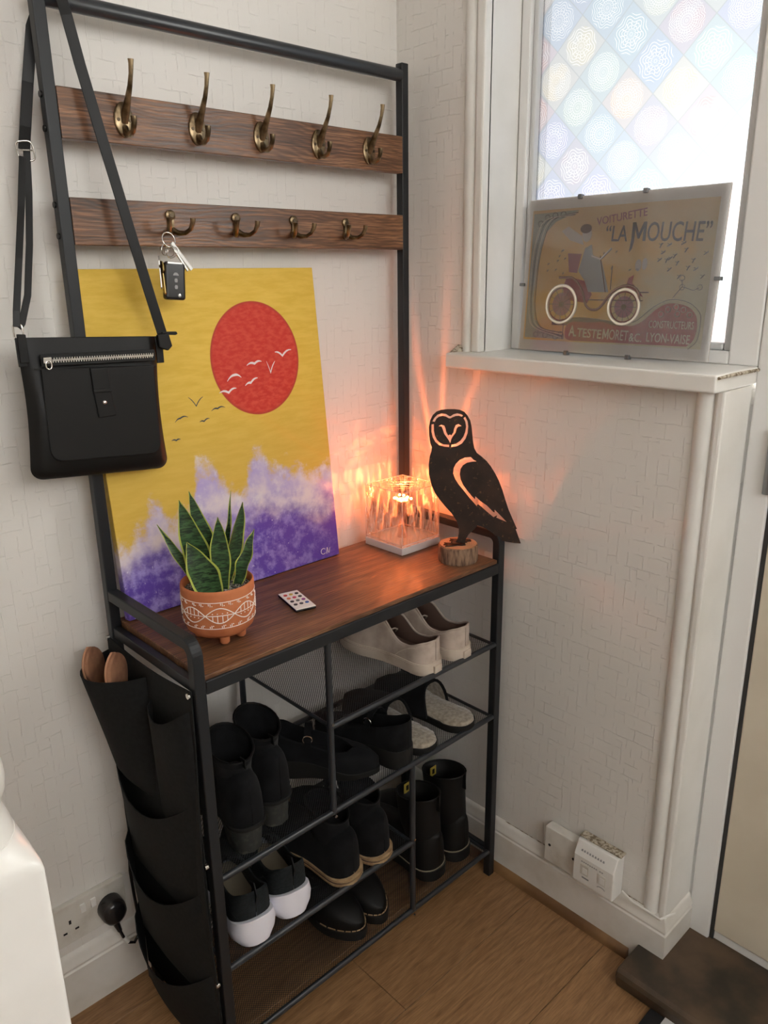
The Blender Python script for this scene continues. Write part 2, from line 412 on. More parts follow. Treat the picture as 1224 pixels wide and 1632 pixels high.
# rounded plaster beads: end of low wall, left of window
def bead(name, cx, cy, r, z0, z1, sgn):
    bb = MB(); prof = []
    for k in range(13):
        a = PI * 1.5 - (k / 12) * PI * 1.0 if sgn < 0 else PI * .5 + (k / 12) * PI
        prof.append((cx + r * math.cos(a), cy + r * math.sin(a)))
    bb.loft([[(x, y, z) for x, y in prof] for z in (z0, z1)])
    return struct(bb.build(name, M['gloss'], smooth=50))
bead('trim_2', WR + .007, -.662, .0165, .128, 1.168, 1)
bead('trim_3', WR + .010, -.152, .0165, 1.198, CEIL, 1)
struct(MB().box((WR - .006, -.1695, 1.198), (WR + .02, JY - .004, CEIL)).build('trim_4', M['gloss'], bevel=.004))
struct(MB().box((WR - .005, -.680, .125), (WR + .02, EY - .005, 1.168)).build('trim_5', M['gloss'], bevel=.004))
struct(MB().box((WR + .012, EY, .12), (FX, EY - .004, 1.168)).build('trim_6', M['gloss'], bevel=.001))
struct(MB().box((WR + .012, JY, 1.198), (FX, JY - .004, 2.12)).build('trim_7', M['gloss'], bevel=.001))
# window sill
sill = MB().box((.700, -.139, 1.169), (FX + .02, -.698, 1.198))
sill = struct(sill.build('trim_8', M['gloss'], bevel=.004, segs=3)); sill['label'] = 'white gloss window sill'
MB().add([(.712, -.1385, 1.197), (.752, -.1385, 1.197), (.752, -.150, 1.197), (.712, -.143, 1.197), (.745, -.136, 1.212), (.752, -.148, 1.208)], [(0, 1, 4), (1, 5, 4), (1, 2, 5), (2, 3, 5), (3, 4, 5), (3, 0, 4)]).build('grime_patch', M['mould'], sill)
MB().tube([(.703, -.7005, 1.1935), (.76, -.7, 1.194), (FX, -.7, 1.193)], [.0025, .0035, .003], 6).build('sealant_bead', M['mould'], sill)

# window: frame, bead, film-covered pane
win = bpy.data.objects.new('window_1', None); C.objects.link(win); struct(win)
WY0, WY1, WZ0, WZ1 = JY - .004, -.697, 1.198, 2.12
GY0, GY1, GZ0, GZ1 = -.222, -.634, 1.232, 2.06
def frame_bars(m_, xa, xb, o, i):
    (oy0, oy1, oz0, oz1), (iy0, iy1, iz0, iz1) = o, i
    return [MB().box((xa, oy0, oz0), (xb, iy0, oz1)), MB().box((xa, iy1, oz0), (xb, oy1, oz1)), MB().box((xa, iy0, oz0), (xb, iy1, iz0)), MB().box((xa, iy0, iz1), (xb, iy1, oz1))]
for nm, bm_ in zip(('stile', 'stile', 'bottom_rail', 'top_rail'), frame_bars(0, FX, FX + .06, (WY0, WY1, WZ0, WZ1), (GY0 + .012, GY1 - .014, GZ0 - .012, GZ1 + .01))):
    bm_.build(nm, M['upvc'], win, bevel=.003)
for bm_ in frame_bars(0, FX + .008, FX + .035, (GY0 + .012, GY1 - .014, GZ0 - .012, GZ1 + .01), (GY0, GY1, GZ0, GZ1)):
    bm_.build('glazing_bead', M['upvc_grey'], win, bevel=.004)
FILM = (.076, .078, .082)
def film_mat():
    m = mat('patterned_window_film', (.9, .9, .9), .5); t = NT(m); o = t.sep(t.coord())
    y, z = o[1], o[2]
    d = .100 / 1.41421
    a = t.math('DIVIDE', t.math('MULTIPLY', t.math('ADD', y, t.math('ADD', z, .016)), .70711), d); b_ = t.math('DIVIDE', t.math('MULTIPLY', t.math('SUBTRACT', z, y), .70711), d)
    fa = t.math('SUBTRACT', t.math('FRACT', a), .5); fb = t.math('SUBTRACT', t.math('FRACT', b_), .5)
    ia = t.math('FLOOR', a); ib = t.math('FLOOR', b_)
    r = t.math('SQRT', t.math('ADD', t.math('MULTIPLY', fa, fa), t.math('MULTIPLY', fb, fb))); th = t.math('ARCTAN2', fb, fa)
    wn_ = t.n('ShaderNodeTexWhiteNoise', i0=t.comb(ia, ib, 0.0)); wn_.noise_dimensions = '3D'
    rnd = wn_.outputs[0]
    k = t.math('MULTIPLY', t.math('ADD', t.math('FLOOR', t.math('MULTIPLY', rnd, 4.0)), 3.0), 2.0)
    pet = t.math('COSINE', t.math('MULTIPLY', th, k))
    ring = t.math('SINE', t.math('ADD', t.math('MULTIPLY', r, t.math('MULTIPLY_ADD', rnd, 20.0, 40.0)), t.math('MULTIPLY', pet, 1.9)))
    line = t.smooth(t.math('ABSOLUTE', ring), .42, .16)
    inside = t.smooth(r, .47, .42); line = t.math('MULTIPLY', line, inside)
    line2 = t.smooth(t.math('ABSOLUTE', pet), .30, .12); mid = t.math('MULTIPLY', t.smooth(r, .10, .13), t.smooth(r, .30, .26))
    line = t.math('MAXIMUM', line, t.math('MULTIPLY', line2, t.math('MULTIPLY', mid, .8)))
    edge = t.math('MAXIMUM', t.math('ABSOLUTE', fa), t.math('ABSOLUTE', fb)); border = t.smooth(edge, .482, .493)
    hue = t.n('ShaderNodeTexWhiteNoise', i0=t.comb(ib, ia, 4.0)); hue.noise_dimensions = '3D'
    tint = t.ramp(hue.outputs[0], [(0.0, (.48, .60, .74)), (.25, (.74, .55, .55)), (.45, (.78, .72, .60)), (.65, (.52, .68, .70)), (.85, (.58, .60, .76))])
    cl = t.noise(t.coord(), 26, 2)
    col = t.mix(t.math('MULTIPLY', inside, .75), t.mix(.6, tint, (.58, .64, .72)), t.mix(t.smooth(cl, .35, .65), tint, t.mix(.5, tint, (.62, .70, .78))))
    col = t.mix(t.math('MULTIPLY', line, .95), col, (1.0, 1.0, 1.0))
    col = t.mix(t.math('MULTIPLY', border, .75), col, (.52, .56, .58))
    full = col; col = t.mix(1.0, col, FILM, 'MULTIPLY')
    tl = t.n('ShaderNodeBsdfTranslucent', Color=col)
    ref = t.n('ShaderNodeBsdfRefraction', Color=full, Roughness=.72, IOR=1.45)
    tr = t.n('ShaderNodeBsdfTransparent', Color=col)
    m1 = t.n('ShaderNodeMixShader', i0=.5, i1=tl.outputs[0], i2=tr.outputs[0])
    m2 = t.n('ShaderNodeMixShader', i0=.0105, i1=m1.outputs[0], i2=ref.outputs[0])
    t.t.links.new(m2.outputs[0], t.out.inputs[0]); return m
M['film'] = film_mat()
p = MB(); p.add([(FX + .022, GY0 + .002, GZ0 - .002), (FX + .022, GY1 - .002, GZ0 - .002), (FX + .022, GY1 - .002, GZ1 + .002), (FX + .022, GY0 + .002, GZ1 + .002)], [(0, 1, 2, 3)])
p.build('glass_pane', M['film'], win)

# front door beside the window
dr = bpy.data.objects.new('door_1', None); C.objects.link(dr); struct(dr)
MB().box((FX, -.698, .044), (FX + .08, -.742, 2.12)).build('door_frame', M['upvc'], dr, bevel=.003)
MB().box((FX + .006, -.742, .044), (FX + .05, -.750, 2.10)).build('door_seal', M['seal'], dr)
MB().box((FX + .01, -.742, .044), (FX + .07, -1.62, .066)).build('door_sill', M['upvc'], dr, bevel=.003)
for z0, z1 in ((.068, 1.40),):
    MB().box((FX + .004, -.750, z0), (FX + .055, -1.60, z1)).build('door_leaf', M['doorcream'], dr, bevel=.003)
MB().box((FX + .004, -.750, 1.40), (FX + .055, -.87, 2.10)).build('door_stile', M['doorcream'], dr, bevel=.003)
MB().box((FX + .004, -1.48, 1.40), (FX + .055, -1.60, 2.10)).build('door_stile', M['doorcream'], dr, bevel=.003)
MB().box((FX + .004, -.87, 1.98), (FX + .055, -1.48, 2.10)).build('door_rail', M['doorcream'], dr, bevel=.003)
gp = mat('door_glass', (.9, .92, .92), .1); t = NT(gp); tr = t.n('ShaderNodeBsdfTransparent', Color=(.9, .92, .92, 1)); t.t.links.new(tr.outputs[0], t.out.inputs[0])
MB().add([(FX + .03, -.87, 1.40), (FX + .03, -1.48, 1.40), (FX + .03, -1.48, 1.98), (FX + .03, -.87, 1.98)], [(0, 1, 2, 3)]).build('glass_pane', gp, dr)
hg = MB().cyl((FX - .006, -.742, .99), (FX - .006, -.742, 1.10), .0085, 14).box((FX - .004, -.742, .99), (FX + .004, -.775, 1.10)).build('hinge', M['hinge'], dr, smooth=40)

# worn wooden threshold step
st = MB().loft([[(.657, y, 0), (.650, y, .03), (.652, y, .040), (.660, y, .045), (FX + .02, y, .045), (FX + .02, y, 0)] for y in (-.650, -1.66)])
tag(st.build('threshold_step', M['step'], bevel=.004), 'worn dark wooden threshold step at the foot of the door', 'step')

# mat corner at the lower right edge
mt = thing('doormat', 'black and white mat whose corner touches the dark threshold step', 'mat', (.45, -1.0, 0))
MB().box((.05, -.726, .0005), (.6545, -1.5, .007)).build('mat_border', mat('black_mat', (.008, .008, .009), .9), mt, off=mt.location, bevel=.002)
MB().box((.09, -.756, .006), (.6540, -1.46, .009)).build('mat_field', mat('white_mat', (.6, .6, .6), .9), mt, off=mt.location)

# ---------------------------------------------------------------- coat rack with shoe shelves
W, D, T = .72, -.292, .018
ZT = .790
rack = thing('coat_rack', 'tall black metal coat rack with brown hook boards, wooden shelf and mesh shoe shelves', 'coat rack')
def bar(name, a, b, m=M['metal'], bev=.0018, parent=rack): return MB().box(a, b).build(name, m, parent, bevel=bev)
for x in (0, W - T):
    bar('upright', (x, 0, 0), (x + T, -T, 1.743))
    # bent side frame: arm and front leg in one tube
    r = .028; path = [(-T, .841)] + [(D + r, .841)]
    ring = []
    out = [(-T, .850), (D + r, .850)] + [(D + r - r * math.sin(a), .850 - r + r * math.cos(a)) for a in [k * PI / 16 for k in range(1, 8)]] + [(D, .850 - r), (D, 0)]
    ri = r - T
    inn = [(-T, .832), (D + r, .832)] + [(D + r - ri * math.sin(a), .850 - r + ri * math.cos(a)) for a in [k * PI / 16 for k in range(1, 8)]] + [(D + T, .850 - r), (D + T, 0)]
    mb = MB(); mb.loft([[(x, o_[0], o_[1]), (x + T, o_[0], o_[1]), (x + T, i_[0], i_[1]), (x, i_[0], i_[1])] for o_, i_ in zip(out, inn)])
    mb.build('side_frame', M['metal'], rack, bevel=.0018)
    bar('side_rail', (x + .002, -T, .764), (x + T - .002, D + T, .782))
    bar('side_rail', (x + .003, -T, .060), (x + T - .003, D + T, .074))
    for (yy, zz) in ((-.009, 1.600), (-.009, 1.556), (-.009, 1.455), (-.009, 1.412)):
        sx = x if x == 0 else x + T
        MB().cyl((sx - .003, yy, zz), (sx + .003, yy, zz), .0045, 12).build('bolt', M['blackplastic'], rack, smooth=40)
tb = MB().tube([(T - .002, -.009, 1.722), (W - T + .002, -.009, 1.722)], .0115, 20); tb.build('top_rail', M['rail'], rack, smooth=50)
bar('front_rail', (T, D, .760), (W - T, D + .016, .7825))
bar('rear_rail', (T, 0, .760), (W - T, -.016, .780))
wt = MB().box((T + .001, -.003, .772), (W - T - .001, D + .004, ZT)).build('shelf_top', M['woodtop'], rack, bevel=.0015)
# brown edge banding on the wooden top is part of the same board

# mesh shelves
def shelf(z, x0, x1):
    sh = MB().add([(x0, -.006, z), (x1, -.006, z), (x1, D + .006, z), (x0, D + .006, z)], [(0, 1, 2, 3)]).build('mesh_shelf', M['sheet'], rack)
    MB().tube([(x0, D + .006, z), (x1, D + .006, z)], .0058, 12).build('shelf_rail', M['rail'], sh, smooth=50)
    MB().tube([(x0, -.008, z), (x1, -.008, z)], .0058, 12).build('shelf_rail', M['rail'], sh, smooth=50)
    for xx in (x0 + .002, x1 - .002):
        MB().tube([(xx, -.008, z), (xx, D + .008, z)], .0035, 8).build('shelf_edge', M['rail'], sh, smooth=50)
    return sh
shelf(.598, .2525, W - T + .002); shelf(.424, T - .002, W - T + .002); shelf(.240, T - .002, .4545); shelf(.068, T - .002, W - T + .002)
for yy in (D + .006, -.008):
    MB().tube([(.2525, yy, .762), (.2525, yy, .424)], .0062, 12).build('divider_rod', M['rail'], rack, smooth=50)
    MB().tube([(.4545, yy, .424), (.4545, yy, .068)], .0062, 12).build('divider_rod', M['rail'], rack, smooth=50)
for (xx, zz) in ((.2525, .606), (.2525, .418), (.4545, .249), (.4545, .058)):
    MB().cyl((xx, D + .001, zz), (xx, D - .002, zz), .0028, 10).build('bolt', M['chrome'], rack, smooth=40)

# hook boards with hooks
HX = [.114, .2385, .362, .4865, .610]
b1 = MB().box((T, -.001, 1.5445), (W - T, -T - .001, 1.6122)).build('hook_board', M['wood'], rack, bevel=.0012)
b2 = MB().box((T, -.001, 1.3995), (W - T, -T - .001, 1.466)).build('hook_board', M['wood'], rack, bevel=.0012)
def big_hook():
    h = MB(); y0 = -T - .001
    n = 20
    def oval(y, a, c): return [(a * math.cos(2 * PI * k / n), y, c * math.sin(2 * PI * k / n)) for k in range(n)]
    h.loft([oval(0, .0150, .0245), oval(-.0025, .0150, .0245), oval(-.004, .0128, .0222)])
    up_ = [(0, -.002, -.004), (0, -.010, .010), (0, -.021, .026), (0, -.031, .041), (0, -.0375, .056), (0, -.0405, .068), (0, -.0410, .074)]
    h.tube(up_, [.0055, .0062, .0046, .0036, .0032, .0036, .0044], 10)
    h.tube([(0, -.002, -.010), (0, -.008, -.0195), (0, -.018, -.022), (0, -.028, -.018), (0, -.033, -.008), (0, -.0335, .001)], [.0050, .0050, .0042, .0038, .0040, .0046], 10)
    return h
hk = big_hook().build('coat_hook', M['brass'], b1, smooth=55); hk.location = (HX[0], -T - .001, 1.578)
for x in HX[1:]:
    c = hk.copy(); C.objects.link(c); c.location = (x, -T - .001, 1.578)
for x in HX:
    for s in (-1, 1):
        MB().cyl((x + s * .0095, -T - .0045, 1.5775), (x + s * .0095, -T - .0062, 1.5775), .0026, 10).build('screw', M['screw'], b1, smooth=40)
def small_hook():
    h = MB(); n = 16
    def disc(cz, r, y): return [(r * math.cos(2 * PI * k / n), y, cz + r * math.sin(2 * PI * k / n)) for k in range(n)]
    h.loft([disc(.0125, .0082, 0), disc(.0125, .0082, -.004), disc(.0125, .0065, -.005)]); h.loft([disc(-.010, .0072, 0), disc(-.010, .0072, -.004), disc(-.010, .0058, -.005)])
    h.box((-.0045, 0, -.010), (.0045, -.0045, .0125))
    for s in (-1, 1):
        h.tube([(s * .002, -.003, -.010), (s * .008, -.011, -.0145), (s * .014, -.021, -.0145), (s * .0185, -.030, -.009), (s * .0205, -.0345, .000), (s * .021, -.0355, .007)], [.0052, .0042, .0034, .0034, .0040, .0046], 10)
    return h
SX = [.1766, .300, .422, .546]
hk = small_hook().build('double_hook', M['brass'], b2, smooth=55); hk.location = (SX[0], -T - .001, 1.434)
for x in SX[1:]:
    c = hk.copy(); C.objects.link(c); c.location = (x, -T - .001, 1.434)
for x in SX:
    for dz in (.0125, -.010):
        MB().cyl((x, -T - .005, 1.434 + dz), (x, -T - .0075, 1.434 + dz), .0034, 10).build('screw', M['screw'], b2, smooth=40)

# ---------------------------------------------------------------- fabric organiser on the rack's left side
org = thing('hanging_organiser', 'black fabric pocket organiser hanging on the left side of the rack', 'organiser', (-.02, -.15, .05))
O = org.location
def sheet_grid(fn, nu, nv, th, nrm):
    """thick sheet from fn(u,v)->Vector, thickness th along nrm"""
    mb = MB(); nrm = Vector(nrm); A = [[fn(i / nu, j / nv) for i in range(nu + 1)] for j in range(nv + 1)]
    top = [p for r_ in A for p in r_]; bot = [p + nrm * th for p in top]; n1 = nu + 1; k = len(top); fs = []
    for j in range(nv):
        for i in range(nu):
            a = j * n1 + i; fs.append((a, a + 1, a + n1 + 1, a + n1)); fs.append((k + a, k + a + n1, k + a + n1 + 1, k + a + 1))
    for i in range(nu):
        fs.append((i, k + i, k + i + 1, i + 1)); a = nv * n1 + i; fs.append((a, a + 1, k + a + 1, k + a))
    for j in range(nv):
        a = j * n1; fs.append((a, a + n1, k + a + n1, k + a)); a = j * n1 + nu; fs.append((a, k + a, k + a + n1, a + n1))
    return mb.add(top + bot, fs)
def panel(u, v):
    y = lerp(-.006, -.286, u); z = lerp(.060, .772 - .010 * math.sin(PI * u) - .006 * (1 - u), v)
    return Vector((-.004 - .006 * math.sin(PI * v * 1.0) + .002 * math.sin(9 * v), y, z))
sheet_grid(panel, 8, 16, .002, (-1, 0, 0)).build('back_panel', M['fabric'], org, smooth=60, off=O)
def pocket(y0, y1, z0, z1, bulge, sag, tilt=0.0, lean=0.0):
    """open-topped pocket: bulging front sheet, widest at the mouth"""
    def fn(u, v):
        s = math.sin(PI * u)
        prof = (.25 + .75 * v) if v > .12 else v / .12 * .34
        x = -.0065 - bulge * (s ** .55) * prof * (1 + tilt * (u - .5))
        z = lerp(z0, z1, v) - sag * s * v + lean * (u - .5) * v
        y = lerp(y0, y1, u) + .010 * (u - .5) * v
        return Vector((x, y, z))
    return sheet_grid(fn, 12, 12, .0018, (-1, 0, 0))
pocket(-.004, -.150, .500, .742, .068, .006, -.5, .0).build('pocket', M['fabric'], org, smooth=60, off=O)
pocket(-.150, -.284, .470, .722, .024, .022, .0, .03).build('pocket', M['fabric'], org, smooth=60, off=O)
pocket(-.004, -.284, .315, .560, .034, .060, -.6, .03).build('pocket', M['fabric'], org, smooth=60, off=O)
pocket(-.004, -.284, .150, .400, .038, .070, -.6, .02).build('pocket', M['fabric'], org, smooth=60, off=O)
pocket(-.004, -.284, .020, .230, .042, .070, -.4, .02).build('pocket', M['fabric'], org, smooth=60, off=O)
for (yy, zz) in ((-.010, .764), (-.281, .764), (-.283, .46), (-.283, .22)):
    MB().cyl((-.003, yy, zz), (-.0085, yy, zz), .0045, 14).build('eyelet', M['chrome'], org, smooth=40, off=O)
# tan soles standing in the rear top pocket
def sole_insert(loc, rot, label):
    L_, w_ = .120, .026
    wf = tab([(0, .6), (.15, .85), (.35, .72), (.7, 1.0), (.9, .78), (1.0, .45)])
    pts = [];
    for k in range(25):
        s = k / 24; e = math.sqrt(max(0, 1 - abs(2 * s - 1) ** 6)); pts.append((w_ * wf(s) * e, s * L_))
    poly = pts + [(-x, y) for x, y in reversed(pts[1:-1])]
    root = thing('shoe_sole', label, 'shoe', loc); root.rotation_euler = rot
    MB().prism(poly, (0, 0, 0), (1, 0, 0), (0, 0, 1), (0, .007, 0)).build('sole_face', M['cork'], root, bevel=.002)
    MB().prism([(x * 1.02, y) for x, y in poly], (0, .007, 0), (1, 0, 0), (0, 0, 1), (0, .004, 0)).build('sole_edge', M['corkedge'], root, bevel=.0015)
    return root
sole_insert((-.033, -.040, .650), (math.radians(-5), math.radians(-3), math.radians(36)), 'tan flat shoe sole poking up at the wall side of the organiser')
sole_insert((-.027, -.100, .658), (math.radians(-1), math.radians(-2), math.radians(34)), 'darker tan shoe sole poking up beside the rack leg')

# ---------------------------------------------------------------- handbag
bagz = thing('shoulder_bag', 'black leather crossbody bag with silver zip hanging from the rack', 'bag', (.01, -.045, 1.055))
BO = bagz.location
TLx, TLz, TRx, TRz, BRx, BRz, BLx, BLz = -.097, 1.273, .120, 1.262, .120, 1.047, -.104, 1.066
def bagpt(u, v):
    top = Vector((lerp(TLx, TRx, u), 0, lerp(TLz, TRz, u))); bot = Vector((lerp(BLx, BRx, u), 0, lerp(BLz, BRz, u)))
    p_ = top.lerp(bot, v); p_.x += .006 * math.sin(PI * v) * (1 if u < .5 else -1) * abs(2 * u - 1)
    return p_
def bag_grid(u0, u1, v0, v1, rc):
    out = [(u0, v0), (u1, v0)]
    out += [(u1 - rc + rc * math.cos(a), v1 - rc + rc * math.sin(a)) for a in [k * PI / 12 for k in range(7)]]
    out += [(u0 + rc - rc * math.sin(a), v1 - rc + rc * math.cos(a)) for a in [k * PI / 12 for k in range(7)]]
    return out
def bag_body():
    mb = MB(); nu, nv = 24, 30; Tn = .021
    def edge(u, v):
        # depth profile, zero at the rim
        a = (1 - abs(2 * u - 1) ** 7); c = (1 - max(0, (v - .0)) ** 9); q_ = max(0, a * c) ** .5
        return Tn * (.30 + .70 * min(1, v * 1.6 + .15)) * q_
    def rim(u, v):
        # pull the lower corners in to round them
        uu, vv = u, v
        rc = .09
        if v > 1 - rc:
            t_ = (v - (1 - rc)) / rc; ins = rc * (1 - math.sqrt(max(0, 1 - t_ * t_)))
            uu = lerp(ins, 1 - ins, u)
        return bagpt(uu, vv)
    for sgn in (-1, 1):
        vs = []
        for j in range(nv + 1):
            for i in range(nu + 1):
                u, v = i / nu, math.sin(j / nv * PI / 2) ** .9; p_ = rim(u, v)
                vs.append((p_.x, BO.y + sgn * edge(u, v), p_.z))
        n1 = nu + 1
        mb.add(vs, [(j * n1 + i, j * n1 + i + 1, (j + 1) * n1 + i + 1, (j + 1) * n1 + i) for j in range(nv) for i in range(nu)])
    return mb
bb_ = bag_body().build('bag_body', M['leather'], bagz, smooth=70, off=BO)
FY = BO.y - .0215
def on_bag(poly, y, th, m, name, bev=.0008, parent=bagz):
    return MB().prism([(x, z) for x, z in poly], (0, y, 0), (1, 0, 0), (0, 0, 1), (0, -th, 0)).build(name, m, parent, bevel=bev, off=BO)
pk = bag_grid(.10, .92, .20, .86, .09)
on_bag([(bagpt(u, v).x, bagpt(u, v).z) for u, v in pk], FY + .002, .0035, M['leather2'], 'front_pocket', .0015)
# seams
def strip(pts, w_, m, name, parent=bagz): return MB().tube([(x, y, z) for x, y, z in pts], w_, 6).build(name, m, parent, smooth=60, off=BO)
strip([(bagpt(u, .205).x, FY - .0012 + .004 * abs(2 * u - 1) ** 6, bagpt(u, .205).z) for u in [.05 + .89 * k / 16 for k in range(17)]], .0009, M['stitch'], 'seam')
for e in (-1, 1):
    u = .012 if e < 0 else .988
    xa = bagpt(u, 0).x
    on_bag([(xa - .006, bagpt(u, 0).z + .001), (xa + .006, bagpt(u, 0).z + .001), (xa + .006, bagpt(u, .19).z), (xa - .006, bagpt(u, .19).z)], FY + .012, .003, M['leather2'], 'side_tab')
# zip
zx0, zx1 = -.069, .100
def zz_(x): return lerp(1.241, 1.2355, (x - zx0) / (zx1 - zx0))
on_bag([(zx0 - .004, zz_(zx0) - .0085), (zx1 + .003, zz_(zx1) - .0085), (zx1 + .003, zz_(zx1) + .0085), (zx0 - .004, zz_(zx0) + .0085)], FY + .0025, .0042, M['leather2'], 'zip_welt')
on_bag([(zx0, zz_(zx0) - .0048), (zx1, zz_(zx1) - .0048), (zx1, zz_(zx1) + .0048), (zx0, zz_(zx0) + .0048)], FY - .0012, .0012, M['stitch'], 'zip_tape', .0)
zp = MB(); nth = 84
for k in range(nth):
    x = lerp(zx0 + .012, zx1 - .002, k / (nth - 1)); s = 1 if k % 2 else -1; z = zz_(x) + s * .0011
    zp.box((x - .00075, FY - .0022, z - .0024), (x + .00075, FY - .0042, z + .0024))
o_ = zp.build('zip_teeth', M['chrome'], bagz, off=BO); o_['kind'] = 'stuff'
zpl = MB().box((zx0 - .002, FY - .002, 1.2365), (zx0 + .010, FY - .0065, 1.2455)).build('zip_slider', M['chrome'], bagz, bevel=.0012, off=BO)
MB().tube([(zx0 + .004 + .0042 * math.cos(a), FY - .0075, 1.2345 + .006 * math.sin(a)) for a in [k * PI / 8 for k in range(16)]], .0011, 8, closed=True).build('zip_pull', M['chrome'], zpl, smooth=60, off=BO)
# tab with stud
on_bag([(-.0043, 1.2245), (.0235, 1.2235), (.0240, 1.187), (-.0032, 1.188)], FY - .0008, .0042, M['leather'], 'closure_tab', .0014)
on_bag([(-.0028, 1.189), (.0245, 1.188), (.0285, 1.150), (.0005, 1.149)], FY - .0008, .003, M['leather'], 'closure_tab', .0014)
on_bag([(-.0046, 1.1925), (.0258, 1.1915), (.0262, 1.187), (-.0040, 1.188)], FY - .004, .0022, M['leather2'], 'tab_loop', .0008)
st_ = MB().lathe([(.0001, .003), (.0026, .0026), (.0036, .0012), (.0037, 0)], 14); st_ = st_.build('stud', M['chrome'], bagz, smooth=60)
st_.location = Vector((.0115, FY - .0038, 1.172)) - BO; st_.rotation_euler = (PI / 2, 0, 0)
# strap: over the top rail, behind the upright
S1 = [(.128, -.052, 1.262), (.116, -.050, 1.315), (.094, -.045, 1.42), (.070, -.038, 1.54), (.050, -.033, 1.64), (.040, -.030, 1.70), (.036, -.026, 1.728), (.033, -.009, 1.7375), (.026, .008, 1.730), (.010, .020, 1.69), (-.004, .024, 1.62), (-.018, .018, 1.56), (-.028, .008, 1.528)]
MB().tube(S1, 1, flat=(.0155, .0028, (.35, 1, 0.25))).build('strap', M['leather'], bagz, bevel=.0008, off=BO)
S2a = [(-.025, .006, 1.53), (-.034, -.004, 1.47), (-.049, -.02, 1.40), (-.068, -.038, 1.33), (-.0845, -.047, 1.2925), (-.0905, -.0485, 1.2870)]
MB().tube(S2a, 1, flat=(.0095, .0026, (.35, 1, 0.25))).build('strap', M['leather'], bagz, bevel=.0008, off=BO)
S2b = [(-.034, .001, 1.518), (-.051, -.014, 1.45), (-.072, -.036, 1.38), (-.091, -.052, 1.31), (-.0945, -.0535, 1.2885)]
MB().tube(S2b, 1, flat=(.0095, .0026, (.35, 1, 0.25))).build('strap', M['leather'], bagz, bevel=.0008, off=BO)
def ring_rect(c, w_, h_, r_, ux, uz):
    c, ux, uz = Vector(c), Vector(ux).normalized(), Vector(uz).normalized(); pts = []
    for k in range(24):
        a = 2 * PI * k / 24; pts.append(c + ux * (w_ / 2 * math.copysign(abs(math.cos(a)) ** .5, math.cos(a))) + uz * (h_ / 2 * math.copysign(abs(math.sin(a)) ** .5, math.sin(a))))
    return MB().tube(pts, r_, 8, closed=True)
ring_rect((-.029, .001, 1.5255), .022, .026, .0013, (1, -.3, .1), (-.2, -.15, 1)).build('buckle', M['chrome'], bagz, smooth=60, off=BO)
MB().tube([(-.040, -.003, 1.5255), (-.019, .003, 1.5275)], .0012, 8).build('buckle', M['chrome'], bagz, smooth=60, off=BO)
ring_rect((-.0925, -.0505, 1.281), .013, .022, .0014, (.8, -.6, 0), (0, 0, 1)).build('strap_ring', M['chrome'], bagz, smooth=60, off=BO)
on_bag([(-.098, 1.279), (-.086, 1.278), (-.086, 1.238), (-.098, 1.239)], FY + .010, .004, M['leather'], 'ring_tab', .001)
ring_rect((.130, -.053, 1.252), .012, .02, .0014, (.8, -.6, 0), (0.2, 0, 1)).build('strap_ring', M['chrome'], bagz, smooth=60, off=BO)
on_bag([(.112, 1.266), (.131, 1.268), (.136, 1.247), (.128, 1.240), (.113, 1.246)], FY + .008, .008, M['leather'], 'ring_tab', .002)
on_bag([(.125, 1.2695), (.150, 1.2685), (.152, 1.2645), (.148, 1.263), (.125, 1.2645)], FY + .014, .005, M['leather'], 'strap_end', .0012)

# ---------------------------------------------------------------- keys
ky = thing('key_bunch', 'bunch of keys with black car fob hanging from the first small hook', 'keys', (.155, -.050, 1.320))
KO = ky.location
def ringz(c, r_, t_, ux, uz, name, m=M['chrome']):
    c, ux, uz = Vector(c), Vector(ux).normalized(), Vector(uz).normalized()
    return MB().tube([c + ux * r_ * math.cos(2 * PI * k / 24) + uz * r_ * math.sin(2 * PI * k / 24) for k in range(24)], t_, 8, closed=True).build(name, m, ky, smooth=60, off=KO)
ringz((.155, -.0485, 1.4085), .0115, .0010, (1, .1, 0), (0, .3, 1), 'key_ring')
ringz((.1455, -.050, 1.393), .0080, .0008, (1, .5, 0), (0, 0, 1), 'key_ring')
ringz((.154, -.052, 1.391), .0082, .0008, (.5, -1, 0), (0.1, 0, 1), 'key_ring')
ringz((.158, -.051, 1.389), .0085, .0008, (.6, -.8, .1), (0.3, 0, 1), 'key_ring')
def rot_box(c, sx, sy, sz, ang, m, name, bev, parent=ky, yawz=0.0):
    ob = MB().box((-sx / 2, -sy / 2, -sz / 2), (sx / 2, sy / 2, sz / 2)).build(name, m, parent, bevel=bev, segs=3)
    ob.location = Vector(c) - KO; ob.rotation_euler = (0, ang, yawz); return ob
fob = rot_box((.1560, -.052, 1.3455), .036, .013, .057, math.radians(4), M['blackplastic'], 'car_fob', .0045)
cap = MB().box((-.013, -.0055, .0255), (.013, .0055, .0300)).build('fob_cap', M['steel'], fob, bevel=.001)
def glyph(poly, z, name):
    MB().prism(poly, (0, -.0066, z), (1, 0, 0), (0, 0, 1), (0, -.0004, 0)).build(name, M['greyprint'], fob)
glyph([(-.005, -.0015), (.005, -.0015), (.004, .001), (.002, .003), (-.002, .003), (-.004, .001)], .0105, 'fob_symbol')
glyph([(-.002, -.003), (.002, -.003), (.0028, 0), (.002, .003), (-.002, .003), (-.0028, 0)], .0015, 'fob_symbol')
glyph([(-.002, -.003), (.002, -.003), (.0028, 0), (.002, .003), (-.002, .003), (-.0028, 0)], -.0085, 'fob_symbol')
